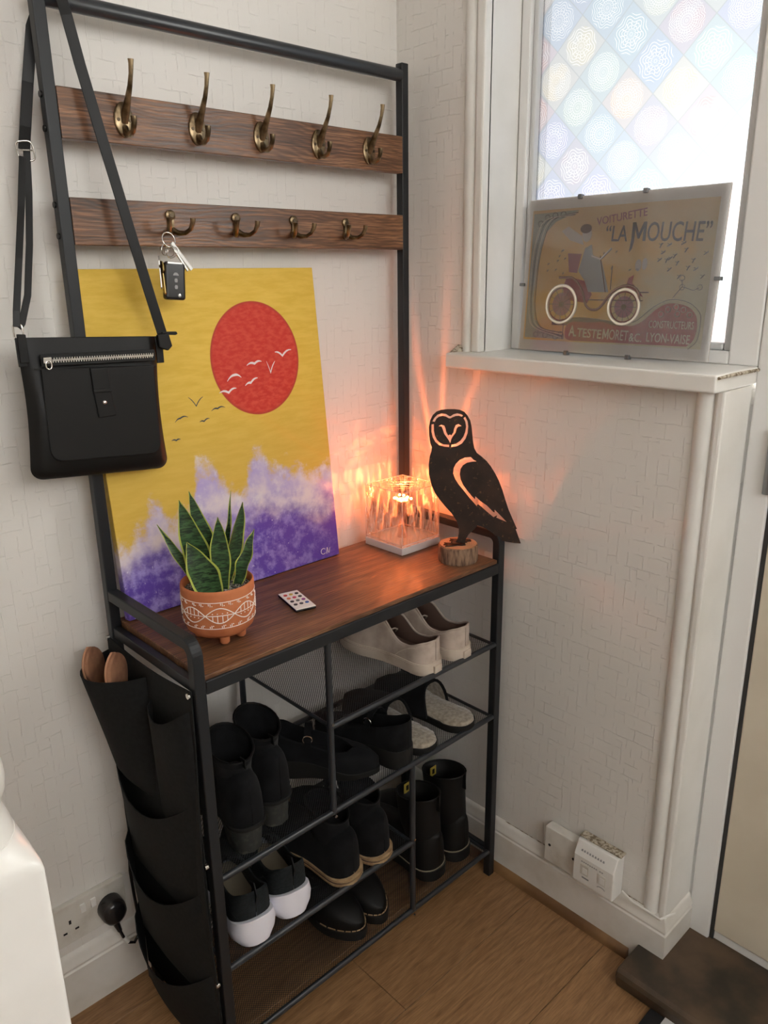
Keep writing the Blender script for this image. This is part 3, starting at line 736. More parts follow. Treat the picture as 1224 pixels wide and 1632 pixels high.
q_ = MB().lathe([(.0028, 0), (.0028, .001), (.0001, .0016)], 12).build('fob_badge', M['chrome'], fob, smooth=60); q_.location = (.0055, -.0064, -.0215); q_.rotation_euler = (PI / 2, 0, 0)
def key(c, ang, yw, m):
    poly = [(-.004, 0), (-.004, -.030), (-.0015, -.0325), (.001, -.030), (.0035, -.0275), (.002, -.024), (.004, -.021), (.003, -.017), (.004, -.012), (.004, 0), (.009, .003), (.010, .010), (.007, .017), (0, .019), (-.007, .017), (-.010, .010), (-.009, .003)]
    ob = MB().prism(poly, (0, -.001, 0), (1, 0, 0), (0, 0, 1), (0, .002, 0)).build('key', m, ky, bevel=.0004); ob.location = Vector(c) - KO; ob.rotation_euler = (0, ang, yw)
key((.1345, -.050, 1.366), math.radians(10), math.radians(62), M['steel']); key((.1365, -.053, 1.358), math.radians(7), math.radians(80), M['brasskey'])
rot_box((.1745, -.050, 1.3835), .006, .0035, .052, math.radians(-38), mat('clear_tag', (.78, .78, .76), .3), 'key_tag', .001)
rot_box((.1700, -.052, 1.3800), .0035, .003, .045, math.radians(-33), M['steel'], 'key_blade', .0008)

# ---------------------------------------------------------------- painted canvas
cv_ = thing('canvas_painting', 'yellow canvas painting with red sun and purple waves leaning on the wall', 'painting', (.025, -.035, .7921))
lean = math.atan2(.055, .574); cv_.rotation_euler = (-lean, 0, 0)
CW, CH = .468, .5766
def canvas_mat():
    m = mat('painted_canvas', (.8, .6, .1), .6, 0, .3); t = NT(m); o = t.sep(t.coord()); x, z = o[0], o[2]; v = t.coord()
    brush = t.noise(t.mapping(v, scale=(6, 1, 30)), 3.0, 4, .6)
    yel = t.mix(t.smooth(brush, .3, .7), (.66, .43, .055), (.74, .50, .085))
    yel = t.mix(t.math('MULTIPLY', t.smooth(z, .40, .22), .45), yel, (.55, .37, .075))
    # sun
    dx = t.math('DIVIDE', t.math('SUBTRACT', x, .3165), .0975); dz = t.math('DIVIDE', t.math('SUBTRACT', z, .4160), .1035)
    rr = t.math('SQRT', t.math('ADD', t.math('MULTIPLY', dx, dx), t.math('MULTIPLY', dz, dz)))
    rb = t.noise(t.mapping(v, scale=(30, 1, 60), rot=(0, .4, 0)), 2.5, 3)
    red = t.mix(t.smooth(rb, .35, .7), (.53, .034, .022), (.62, .075, .045)); red = t.mix(t.smooth(rr, .93, .99), red, (.42, .05, .03))
    col = t.mix(t.smooth(rr, 1.0, .985), yel, red)
    # waves: wave crest height as a curve of x plus noise
    cc = t.t.nodes.new('ShaderNodeFloatCurve'); cu = cc.mapping.curves[0]
    pts = [(0.0, .128), (.052, .155), (.078, .190), (.102, .160), (.150, .185), (.172, .245), (.195, .232), (.225, .188), (.256, .180), (.274, .222), (.298, .245), (.320, .212), (.37, .205), (.42, .188), (.468, .200)]
    while len(cu.points) < len(pts): cu.points.new(.5, .5)
    for pt, (a, b__) in zip(cu.points, pts): pt.location = (a / .468, b__ / .3); pt.handle_type = 'AUTO'
    cc.mapping.update(); t.set(cc.inputs[1], t.math('DIVIDE', x, .468)); crest = t.math('MULTIPLY', cc.outputs[0], .3)
    n1 = t.noise(v, 34, 6, .68); n2 = t.noise(v, 13, 5, .6)
    hgt = t.math('SUBTRACT', t.math('ADD', crest, t.math('MULTIPLY', t.math('SUBTRACT', n1, .5), .13)), z)
    foam = t.smooth(hgt, -.014, .026)
    spray = t.mix(t.smooth(n2, .35, .68), (.70, .62, .64), (.42, .35, .63))
    spray = t.mix(t.smooth(n1, .5, .75), spray, (.70, .66, .68))
    dep = t.math('SUBTRACT', t.math('ADD', t.math('MULTIPLY', crest, .45), t.math('ADD', t.math('MULTIPLY', t.math('SUBTRACT', n2, .5), .16), .028)), z)
    sea = t.mix(t.smooth(n1, .42, .66), (.105, .055, .36), (.33, .27, .64)); sea = t.mix(t.math('MULTIPLY', t.smooth(x, .2, .47), .55), sea, (.085, .04, .28))
    spk = t.noise(v, 150, 3, .7); sea = t.mix(t.smooth(spk, .64, .72), sea, (.66, .64, .78))
    wet = t.mix(t.smooth(dep, -.035, .035), spray, sea)
    col = t.mix(foam, col, wet)
    t.base(col)
    wv = t.n('ShaderNodeTexNoise', Vector=v, Scale=700.0); t.bump(t.math('ADD', wv.outputs[0], t.math('MULTIPLY', brush, .8)), .12, .0005)
    return m
M['canvas'] = canvas_mat()
MB().box((0, 0, 0), (CW, .018, CH)).build('painted_front', M['canvas'], cv_, bevel=.0015)
def bird(pts, m, th, name='bird'):
    (x0, z0), (x1, z1), (x2, z2) = pts; n = 9; up_ = [];  lo = []
    L_ = []
    for k in range(n):
        s = k / (n - 1)
        if s < .5: a = s * 2; x, z = lerp(x0, x1, a), lerp(z0, z1, a) + .16 * abs(x1 - x0) * math.sin(PI * a)
        else: a = s * 2 - 1; x, z = lerp(x1, x2, a), lerp(z1, z2, a) + .16 * abs(x2 - x1) * math.sin(PI * a)
        tt = th * (.25 + .75 * math.sin(PI * s)); L_.append((x, z, tt))
    poly = [(x, z + tt) for x, z, tt in L_] + [(x, z - tt) for x, z, tt in reversed(L_)]
    MB().prism(poly, (0, -.0003, 0), (1, 0, 0), (0, 0, 1), (0, .0006, 0)).build(name, m, cv_)
wbird = mat('white_bird_paint', (.74, .66, .66), .6); dbird = mat('dark_bird_paint', (.045, .055, .06), .6)
for pts in [[(.3593, .4245), (.3759, .4164), (.3976, .4263)], [(.2939, .4051), (.3114, .4071), (.3272, .4098)], [(.3381, .4089), (.3448, .3878), (.3571, .4078)], [(.2487, .3806), (.2664, .3907), (.2793, .385)], [(.2856, .3692), (.2986, .3733), (.3143, .3807)], [(.2297, .3619), (.249, .3606), (.2661, .3668)]]: bird(pts, wbird, .0022)
for pts in [[(.1667, .3612), (.1802, .3446), (.1956, .3592)], [(.2091, .3323), (.2222, .3351), (.2376, .3354)], [(.1355, .3217), (.1463, .3275), (.1616, .3276)], [(.1828, .3161), (.1917, .3162), (.2033, .3199)], [(.1242, .2913), (.1331, .2908), (.1417, .2916)]]: bird(pts, dbird, .0014)
sg = MB()
sg.tube([(.4265 + .006 * math.cos(a) , -.0003, .0165 + .006 * math.sin(a)) for a in [.6 + k * .45 for k in range(12)]], .0006, 5)
sg.tube([(.4345, -.0003, .010), (.4365, -.0003, .022), (.4375, -.0003, .0225), (.439, -.0003, .012), (.441, -.0003, .010), (.444, -.0003, .021)], .0006, 5)
sg.build('signature', wbird, cv_)

# ---------------------------------------------------------------- ripple lamp cube
LX, LY = .6375, -.077
lp = thing('cube_lamp', 'clear rippled acrylic cube lamp glowing orange on a white base', 'lamp', (LX, LY, ZT))
LO = lp.location
MB().box((LX - .0575, LY - .0575, ZT), (LX + .0575, LY + .0575, ZT + .016)).build('lamp_base', M['lampbase'], lp, bevel=.0015, off=LO)
def acrylic_mat():
    m = mat('rippled_acrylic', (1, 1, 1), .05); t = NT(m); v = t.coord()
    w = t.n('ShaderNodeTexWave', Vector=t.mapping(v, scale=(1, 1, .28)), Scale=26.0, Distortion=5.5, Detail=2.0, Detail__Scale=2.2); w.bands_direction = 'DIAGONAL'
    bp = t.n('ShaderNodeBump', Strength=.9, Distance=.006, Height=w.outputs[1])
    fr = t.n('ShaderNodeFresnel', IOR=1.45, Normal=bp.outputs[0])
    gl = t.n('ShaderNodeBsdfGlossy', Color=(1, .97, .95, 1), Roughness=.08, Normal=bp.outputs[0])
    tr = t.n('ShaderNodeBsdfTransparent', Color=(.97, .955, .95, 1))
    tl = t.n('ShaderNodeBsdfTranslucent', Color=(.95, .86, .82, 1), Normal=bp.outputs[0])
    f2 = t.math('MULTIPLY', t.smooth(w.outputs[1], .62, .95), .26)
    m1 = t.n('ShaderNodeMixShader', i0=f2, i1=tr.outputs[0], i2=tl.outputs[0])
    m2 = t.n('ShaderNodeMixShader', i0=t.math('ADD', t.math('MULTIPLY', fr.outputs[0], .7), .03), i1=m1.outputs[0], i2=gl.outputs[0])
    t.t.links.new(m2.outputs[0], t.out.inputs[0]); return m
M['acrylic'] = acrylic_mat()
h = .0555; z0, z1 = ZT + .016, ZT + .134
MB().add([(LX - h, LY - h, z0), (LX + h, LY - h, z0), (LX + h, LY + h, z0), (LX - h, LY + h, z0), (LX - h, LY - h, z1), (LX + h, LY - h, z1), (LX + h, LY + h, z1), (LX - h, LY + h, z1)],
         [(0, 1, 5, 4), (1, 2, 6, 5), (2, 3, 7, 6), (3, 0, 4, 7), (4, 5, 6, 7)]).build('acrylic_cover', M['acrylic'], lp, off=LO)
edge_m = mat('acrylic_edge', (.95, .85, .8), .2); t = NT(edge_m); tr = t.n('ShaderNodeBsdfTransparent', Color=(.9, .85, .82, 1)); mx = t.n('ShaderNodeMixShader', i0=.45, i1=tr.outputs[0], i2=t.p.outputs[0]); t.t.links.new(mx.outputs[0], t.out.inputs[0])
eb = MB()
for sx in (-1, 1):
    for sy in (-1, 1): eb.cyl((LX + sx * h, LY + sy * h, z0), (LX + sx * h, LY + sy * h, z1), .0009, 6)
cr_ = [(LX - h, LY - h), (LX + h, LY - h), (LX + h, LY + h), (LX - h, LY + h)]
for k in range(4):
    a, b = cr_[k], cr_[(k + 1) % 4]; eb.cyl((*a, z1), (*b, z1), .0009, 6); eb.cyl((*a, z0 + .004), (*b, z0 + .004), .0016, 6)
eb.build('cover_edges', edge_m, lp, off=LO)
fr_m = mat('frosted_column', (.95, .8, .74), .4); t = NT(fr_m); tr = t.n('ShaderNodeBsdfTransparent', Color=(.97, .9, .88, 1)); tl = t.n('ShaderNodeBsdfTranslucent', Color=(.95, .78, .7, 1)); mx = t.n('ShaderNodeMixShader', i0=.07, i1=tr.outputs[0], i2=tl.outputs[0]); t.t.links.new(mx.outputs[0], t.out.inputs[0])
MB().lathe([(.011, z0), (.011, ZT + .098)], 20, (LX, LY, 0)).build('light_column', fr_m, lp, smooth=60, off=LO)
glow_m = mat('reflected_glow', (1, .5, .15), .5, emis=(1.0, .36, .08), estr=7.0)  # glowing disc stands in for the LED's reflection under the cover top
MB().lathe([(.0001, ZT + .1015), (.012, ZT + .101), (.0125, ZT + .098), (.0001, ZT + .098)], 24, (LX, LY, 0)).build('glow_disc', glow_m, lp, smooth=60, off=LO)
sparkle_m = mat('sparkle_glow', (1, .6, .2), .4, emis=(1.0, .50, .14), estr=16.0)  # small glowing beads added to imitate sparkles inside the cover
for k in range(10):
    a = 2 * PI * k / 10; rr_ = .019 if k % 2 else .013
    MB().lathe([(.0001, -.003), (.0022, -.002), (.003, 0), (.0022, .002), (.0001, .003)], 8, (LX + rr_ * math.cos(a), LY + rr_ * math.sin(a), ZT + .1005 + .003 * (k % 3))).build('sparkle_bead', sparkle_m, lp, smooth=60, off=LO)
# the lamp's own light, with streaks and beams drawn into its emission by direction
ld = bpy.data.lights.new('lamp_light', 'POINT'); lo = bpy.data.objects.new('lamp_light', ld); C.objects.link(lo); lo.parent = lp
lo.location = (0, 0, .116); ld.energy = 1.75; ld.color = (1.0, .20, .055); ld.shadow_soft_size = .004
ld.use_nodes = True
class LN(NT):
    def __init__(s, l): s.t = l.node_tree; s.p = None; s.out = None
t = LN(ld); em = ld.node_tree.nodes['Emission']
o = t.sep(t.coord('Normal')); dx, dy, dz = o[0], o[1], o[2]
az = t.math('ARCTAN2', dx, dy); hor = t.math('SQRT', t.math('ADD', t.math('MULTIPLY', dx, dx), t.math('MULTIPLY', dy, dy))); el = t.math('ARCTAN2', dz, hor)
nz = t.noise(t.comb(t.math('MULTIPLY', az, 9.0), t.math('MULTIPLY', el, 1.6), 0.0), 1.6, 2, .5, .5)
streak = t.math('POWER', t.smooth(nz, .36, .74), 2.0)
low = t.math('MULTIPLY', t.smooth(el, -.75, -.05), t.smooth(el, .42, .18))
sw = t.noise(t.comb(t.math('MULTIPLY', az, 2.3), t.math('MULTIPLY', el, 7.0), 3.0), 1.4, 2, .5, 1.4)
swoosh = t.math('MULTIPLY', t.math('POWER', t.smooth(sw, .42, .75), 2.0), t.math('MULTIPLY', t.smooth(el, .25, .5), t.smooth(el, 1.0, .7)))
psi = t.math('ARCTAN2', dy, dz)
def beam(c, w_, amp):
    q = t.math('DIVIDE', t.math('SUBTRACT', psi, c), w_); g = t.math('POWER', 2.718, t.math('MULTIPLY', t.math('MULTIPLY', q, q), -1.0)); return t.math('MULTIPLY', g, amp)
bm_ = t.math('ADD', t.math('ADD', beam(-.055, .035, 1.2), beam(-.415, .045, .9)), beam(.24, .05, 1.2))
bm_ = t.math('MULTIPLY', bm_, t.math('MULTIPLY', t.smooth(dx, .05, .3), t.smooth(dz, .15, .5)))
tot = t.math('ADD', t.math('ADD', .50, t.math('MULTIPLY', t.math('MULTIPLY', streak, low), 2.0)), t.math('ADD', t.math('MULTIPLY', swoosh, 1.5), t.math('MULTIPLY', bm_, 2.4)))
t.set(em.inputs['Strength'], tot)

# ---------------------------------------------------------------- owl ornament on a log slice
OWL = [(-54.9,237.8),(-58,246.2),(-60.1,260.7),(-60.8,277.1),(-58.2,291.3),(-53.2,301.4),(-46.2,308),(-37.2,311.3),(-25.1,312.5),(-11.1,312.3),(-1,310.8),(8.1,306.6),(14.3,299.4),(19.5,290.2),(22.4,277.9),(24.1,263.5),(26.1,246.9),(28.8,234.4),(34.1,224.9),(43.5,217.5),(54,207.9),(62.5,197.2),(71.1,183.3),(78.8,168.3),(86.6,148.8),(93.6,127.1),(100.5,107.4),(107.3,92),(118.7,66.4),(116.2,65.8),(121.4,51.9),(127.8,35),(113.5,36.4),(98.6,38.9),(87.8,42.4),(79.2,49.3),(70.5,57.2),(61.9,64.1),(49,72),(38,75.5),(32.3,67.9),(24,59.8),(19.9,54.8),(15.8,47),(13.8,40),(13.8,36.2),(-5.2,36.2),(-5.2,41),(-1.1,47.3),(.8,58.4),(.6,71.7),(-3.8,85.1),(-14.5,101.7),(-27.2,116.1),(-37.7,129.3),(-48.2,144.6),(-55.6,161.9),(-60.4,183.3),(-60.9,202.3),(-58.9,219.1),(-55.9,229.5)]
HOLES = [[(-54.2,289.2),(-50.2,296.3),(-44.2,302.3),(-36.1,304.6),(-28.1,303.5),(-21,298.9),(-18.9,298.9),(-12.9,302.8),(-5.9,304.4),(1.2,302.6),(5.6,299.9),(3.3,297.5),(-2.8,299.2),(-8.9,298.7),(-14.9,296.4),(-18.9,294.2),(-21.9,294.5),(-28,298),(-34.1,299.5),(-41.1,298.2),(-46.1,294.2),(-49.5,287.7)],[(-55.7,283.2),(-51.1,284.1),(-51,270.8),(-48.9,260.5),(-44.8,252.2),(-38.7,246.3),(-31.5,243.3),(-20.7,242.5),(-20.7,237.3),(-30.5,238.5),(-40.7,241.7),(-47.8,248.1),(-53,257.4),(-55.7,268.8)],[(9.7,297.4),(6.3,295),(9.9,288.3),(11.7,278),(10.2,267.8),(6.9,258.6),(1,250.4),(-7.1,244.3),(-16.6,242.4),(-17,237.2),(-6,238.7),(4.1,244.1),(11.1,253.4),(15,264.6),(16.1,278),(14.5,288.2)],[(-43,279.3),(-36.9,282.5),(-30.9,280.7),(-28.2,274.5),(-26.7,267.3),(-23,261.1),(-19.5,263.1),(-16.9,261),(-12.9,267.1),(-11.6,274.3),(-8.6,281.4),(-3.6,283.4),(3.6,279.2),(-3.5,277.8),(-6.5,274.2),(-8.4,266),(-14.4,257.9),(-16.8,252.8),(-18.7,245.1),(-21.4,250.8),(-25.6,257),(-30.7,264.3),(-33.8,273.6),(-35.9,278.8)],[(34.5,207.7),(25.2,207.3),(15,205.3),(6.9,200.2),(2.5,192.9),(1,182.3),(2.8,171.6),(7.5,160.9),(16,148.9),(25.6,136.9),(32,130.3),(32.9,136.4),(42.5,126.9),(56.3,116.9),(69.2,103.6),(72.4,101.8),(72.2,107.9),(81.9,97.9),(98.2,80.5),(86.5,85.7),(75.9,90.8),(77.4,95.1),(70.6,91.5),(56.6,103.8),(45.9,113.8),(38.5,119.4),(35.9,115.5),(30.1,122.8),(20.5,133.8),(9.8,148),(-.7,161),(-8.1,172.9),(-12.4,184.6),(-11.5,195.2),(-7.5,203.6),(.5,211.9),(10.7,216.5),(22,217.2),(27.2,211.9)]]
owl = thing('owl_ornament', 'rusty cut steel barn owl ornament standing on a log slice', 'ornament', (.647, -.229, ZT))
owl.rotation_euler = (0, 0, math.atan2(-.678, .735))
sc = lambda l: [(x / 1000, z / 1000 - .002) for x, z in l]
me = curve_mesh([sc(OWL)] + [sc(h_) for h_ in HOLES], .003, 'owl_plate')
mesh_obj('owl_plate', me, M['rust'], owl, Matrix.Rotation(PI / 2, 4, 'X'))
ft = MB()
for (cx, cy, a0) in ((-.004, -.012, 0), (.010, .012, 0)):
    for a in (-2.75, -3.14, 2.75, .25, -.2):
        L_ = .027 if abs(a) > 1 else .018
        d_ = Vector((math.cos(a), math.sin(a), 0)); s_ = Vector((-d_.y, d_.x, 0))
        c0 = Vector((cx, cy, .0355)); pts = [c0 - s_ * .0045, c0 + d_ * L_ * .6 - s_ * .0035, c0 + d_ * L_, c0 + d_ * L_ * .6 + s_ * .0035, c0 + s_ * .0045]
        ft.add([tuple(p_) for p_ in pts] + [tuple(p_ + Vector((0, 0, .0025))) for p_ in pts], [(4, 3, 2, 1, 0), (5, 6, 7, 8, 9)] + [(k, (k + 1) % 5, 5 + (k + 1) % 5, 5 + k) for k in range(5)])
    ft.box((cx - .008, min(cy, 0), .0355), (cx + .008, max(cy, 0), .0385))
ft.build('owl_feet', M['rust'], owl)
rnd = random.Random(3); jj = [1 + .035 * rnd.uniform(-1, 1) for _ in range(40)]
jit = lambda k, z: (jj[k % 40] * .6 + .4 * jj[(k * 7 + 3) % 40])
MB().lathe([(.0395, 0), (.0405, .004), (.041, .018), (.040, .033), (.0385, .0345)], 40, jit=jit).build('log_bark', M['bark'], owl, smooth=30)
MB().lathe([(.0378, .030), (.0378, .0358)], 40, jit=jit).build('log_face', M['logend'], owl, smooth=30)

# ---------------------------------------------------------------- potted snake plant
pt = thing('potted_plant', 'variegated snake plant in a terracotta pot with white folk pattern', 'plant', (.112, -.185, ZT))
MB().lathe([(.0001, .012), (.030, .0115), (.045, .015), (.0535, .023), (.0575, .036), (.0585, .055), (.0585, .092), (.0580, .0965), (.0565, .0980), (.0545, .0965), (.0540, .085), (.053, .070), (.0001, .070)], 48, caps=False).build('pot', M['terracotta'], pt, smooth=60)
for a in (-2.05, -1.0, .6, 2.4):
    MB().lathe([(.0001, 0), (.0055, .0002), (.0078, .003), (.0085, .010), (.009, .018)], 16, (.034 * math.cos(a + .1), .034 * math.sin(a + .1), 0)).build('pot_foot', M['terracotta'], pt, smooth=60)
MB().lathe([(.0001, .0862), (.030, .0865), (.053, .0845), (.0535, .078), (.0001, .078)], 32, caps=False).build('soil', M['soil'], pt, smooth=60)
pp = MB(); R_ = .0587
def rad(z): return R_ if z > .055 else R_ - .0012 * ((.055 - z) / .019) ** 1.6
def cyl_line(f, n, r_=.0008):
    pp.tube([(rad(z_) * math.cos(a_), rad(z_) * math.sin(a_), z_) for a_, z_ in [f(k / (n - 1)) for k in range(n)]], r_, 5)
for zc in (.0805, .0365):
    cyl_line(lambda s: (2 * PI * s, zc), 73, .0006)
NE = 8
for e in range(NE):
    ac = -2.09 + e * 2 * PI / NE; ha = PI / NE; zc = .0585; hz = .0125
    for sg_ in (-1, 1): cyl_line(lambda s: (ac - ha + 2 * ha * s, zc + sg_ * hz * math.sin(PI * s)), 17)
    cyl_line(lambda s: (ac - ha + 2 * ha * s, zc), 9, .0006)
    sgn = 1 if e % 2 else -1
    for q_ in (-.5, -.17, .17, .5):
        zz2 = zc + sgn * hz * math.cos(q_ * PI / 2) ** 1.0
        cyl_line(lambda s: (ac + q_ * ha, lerp(zc, zz2, s)), 3, .0007)
        pp.lathe([(.0001, -.001), (.0012, 0), (.0001, .001)], 6, (R_ * math.cos(ac + q_ * ha), R_ * math.sin(ac + q_ * ha), zc - sgn * .0035))
    for zt, dr in ((.0805, -1), (.0365, 1)):
        for off_ in (-.24, .08, .30):
            for d_, ln in ((-.045, .0028), (0, .0045)):
                a_ = ac + off_ + d_
                cyl_line(lambda s: (a_, zt + dr * (.0015 + ln * s)), 2, .0007)
            pp.lathe([(.0001, -.0009), (.0011, 0), (.0001, .0009)], 6, (rad(zt + dr * .005) * math.cos(ac + off_ + .045), rad(zt + dr * .005) * math.sin(ac + off_ + .045), zt + dr * .0052))
pp.build('painted_pattern', M['potwhite'], pt)
def leaf(base, tip, wmax, wob, face, peak=.38, bend=0.0, seed=0, curl=.25):
    """blade from base to tip; face = outward normal hint"""
    base, tip = Vector(base), Vector(tip); ax = (tip - base); L_ = ax.length; ax.normalize(); fc = Vector(face); side = ax.cross(fc).normalized(); nr = side.cross(ax).normalized()
    mb = MB(); n = 22; rr_ = random.Random(seed); ph = rr_.uniform(0, 6)
    rows = []
    for i in range(n + 1):
        s = i / n
        w_ = wmax / 2 * (math.sin(PI * min(1, s / peak) / 2) * .45 + .55 if s < peak else (max(0, 1 - ((s - peak) / (1 - peak)) ** 1.7)))
        w_ = max(w_, .0004); c_ = base + ax * (L_ * s) + nr * (bend * math.sin(PI * s)); wv = wob * math.sin(s * 15 + ph) * math.sin(PI * s)
        ed = .86 if w_ > .004 else .55
        row = []
        for q_ in (-1, -ed, -.45, 0, .45, ed, 1):
            row.append(c_ + side * (w_ * q_ + wv * (q_ * q_) * .6) + nr * (curl * w_ * (q_ * q_) + wv * q_ * .8))
        rows.append(row)
    th = .0009
    for i in range(n):
        for j in range(6):
            mb.cur = 1 if j in (0, 5) else 0
            a, b_, c_, d_ = rows[i][j], rows[i][j + 1], rows[i + 1][j + 1], rows[i + 1][j]
            mb.add([a, b_, c_, d_], [(0, 1, 2, 3)]); mb.add([a - nr * th, d_ - nr * th, c_ - nr * th, b_ - nr * th], [(0, 1, 2, 3)])
    o_ = mb.build('leaf', [M['leaf'], M['leafedge']], pt, off=pt.location)
    bm = bmesh.new(); bm.from_mesh(o_.data); bmesh.ops.remove_doubles(bm, verts=bm.verts, dist=.00005); bmesh.ops.recalc_face_normals(bm, faces=bm.faces); bm.to_mesh(o_.data); bm.free()
    o_.data.polygons.foreach_set('use_smooth', [True] * len(o_.data.polygons))
fcam = (-.5, -.87, .15)
leaf((.100, -.179, .868), (.0686, -.1658, 1.0248), .043, .0018, fcam, .42, .002, 1)
leaf((.120, -.172, .868), (.0921, -.1563, 1.0322), .036, .0012, (-.2, -.97, .1), .40, 0, 2)
leaf((.1085, -.2045, .868), (.1097, -.2067, .9972), .032, .0012, fcam, .50, -.002, 3)
leaf((.128, -.180, .868), (.1613, -.1995, 1.0091), .034, .0012, (.25, -.97, .1), .52, .001, 4)
leaf((.138, -.165, .868), (.1557, -.1755, 1.0242), .011, .0022, fcam, .30, 0, 5)
leaf((.1374, -.1996, .868), (.1676, -.217, .9665), .021, .0035, (-.7, -.7, .1), .45, .004, 6)
leaf((.098, -.165, .868), (.044, -.1344, .9839), .016, .0010, (-.6, -.7, .3), .42, .006, 7)
leaf((.094, -.2065, .868), (.0620, -.1905, .9642), .048, .0020, (-.45, -.87, .25), .40, .004, 8)

# ---------------------------------------------------------------- remote control
rm = thing('remote_control', 'small white and black remote control lying on the wooden shelf', 'remote', (.2785, -.170, ZT))
rm.rotation_euler = (0, 0, math.radians(-13.5))
MB().box((-.0195, -.0415, 0), (.0195, .0415, .0045)).build('remote_body', M['blackplastic'], rm, bevel=.003, segs=3)
MB().box((-.0190, -.041, .0045), (.0190, .041, .0062)).build('remote_face', M['whiteplastic'], rm, bevel=.0012)
cols = [(.5, .05, .04), (.03, .03, .03), (.05, .05, .06), (.62, .16, .05), (.2, .03, .2), (.5, .38, .05), (.02, .02, .03), (.03, .1, .3), (.5, .05, .1), (.03, .03, .03), (.02, .02, .02), (.1, .1, .1)]
bmat = [mat('remote_button_%d' % k, c_, .4) for k, c_ in enumerate(cols)]
for k in range(12):
    i, j = k % 3, k // 3
    MB().lathe([(.0036, .006), (.0036, .0072), (.003, .0076)], 12, (-.011 + i * .011, .026 - j * .0155, 0)).build('button', bmat[(k * 5) % 12], rm, smooth=40)

# ---------------------------------------------------------------- shoes
NS = 30
def ss(): return [.5 - .5 * math.cos(PI * k / NS) for k in range(NS + 1)]
def wround(wt, ha, ta):
    def f(s):
        e = 1.0
        if s < ha: e *= max(0, 1 - ((ha - s) / ha) ** 2.5) ** .42
        if s > 1 - ta: e *= max(0, 1 - ((s - (1 - ta)) / ta) ** 2.2) ** .5
        return max(.0006, wt(s) * e)
    return f
def upper_mb(L, w, zb, top, go, cx, ex=.55, ez=.85, th=.004, nj=7, lining=False):
    rings = []
    for s in ss():
        W_ = w(s); b0 = zb(s); tp = max(top(s), b0 + .004); g = min(go(s), W_ * .86); y = s * L; c = cx(s)
        half = []
        for j in range(nj + 1):
            a = j / nj * PI / 2; half.append((g + (W_ - g) * math.cos(a) ** ex if j < nj else g, b0 + (tp - b0) * math.sin(a) ** ez))
        zf = b0 + .006; inn = [(g * .96, tp - .0035), (max(W_ * .74, g * .9), b0 + (tp - b0) * .5), (W_ * .74, zf)]
        right = half + inn
        ring = [(c - x, y, z) for x, z in right] + [(c, y, zf)] + [(c + x, y, z) for x, z in reversed(right)]
        rings.append(ring)
    mb = MB().loft(rings, False, False, closed=True)
    if lining:
        n = len(rings[0]); mb.mi = [1 if nj + 1 <= (k % n) < nj + 8 else 0 for k in range(len(mb.f))]
    return mb
def sole_mb(L, w, zlo, zhi, cx, k=1.05, lip=.0):
    rings = []
    for s in ss():
        W_ = w(s) * k; y = (s - .5) * L * (1 + .06 * (k - 1) / .05 * .5) + L / 2; c = cx(s); a, b_ = zlo(s), zhi(s)
        rings.append([(c - W_ * .97, y, a), (c - W_, y, lerp(a, b_, .35)), (c - W_ * (1 - lip), y, b_), (c + W_ * (1 - lip), y, b_), (c + W_, y, lerp(a, b_, .35)), (c + W_ * .97, y, a)])
    return MB().loft(rings)
WT = tab([(0, .030), (.10, .0335), (.30, .031), (.45, .0335), (.68, .046), (.82, .044), (1.0, .030)])
def curve_c(side): return tab([(0, 0), (.4, .001 * side), (.75, .004 * side), (1, .010 * side)])
CST = lambda v: (lambda s: v)
def pair(build, spots, group, labels):
    for (x, y, z, rot, side), lab in zip(spots, labels): build((x, y, z), rot, side, lab, group)

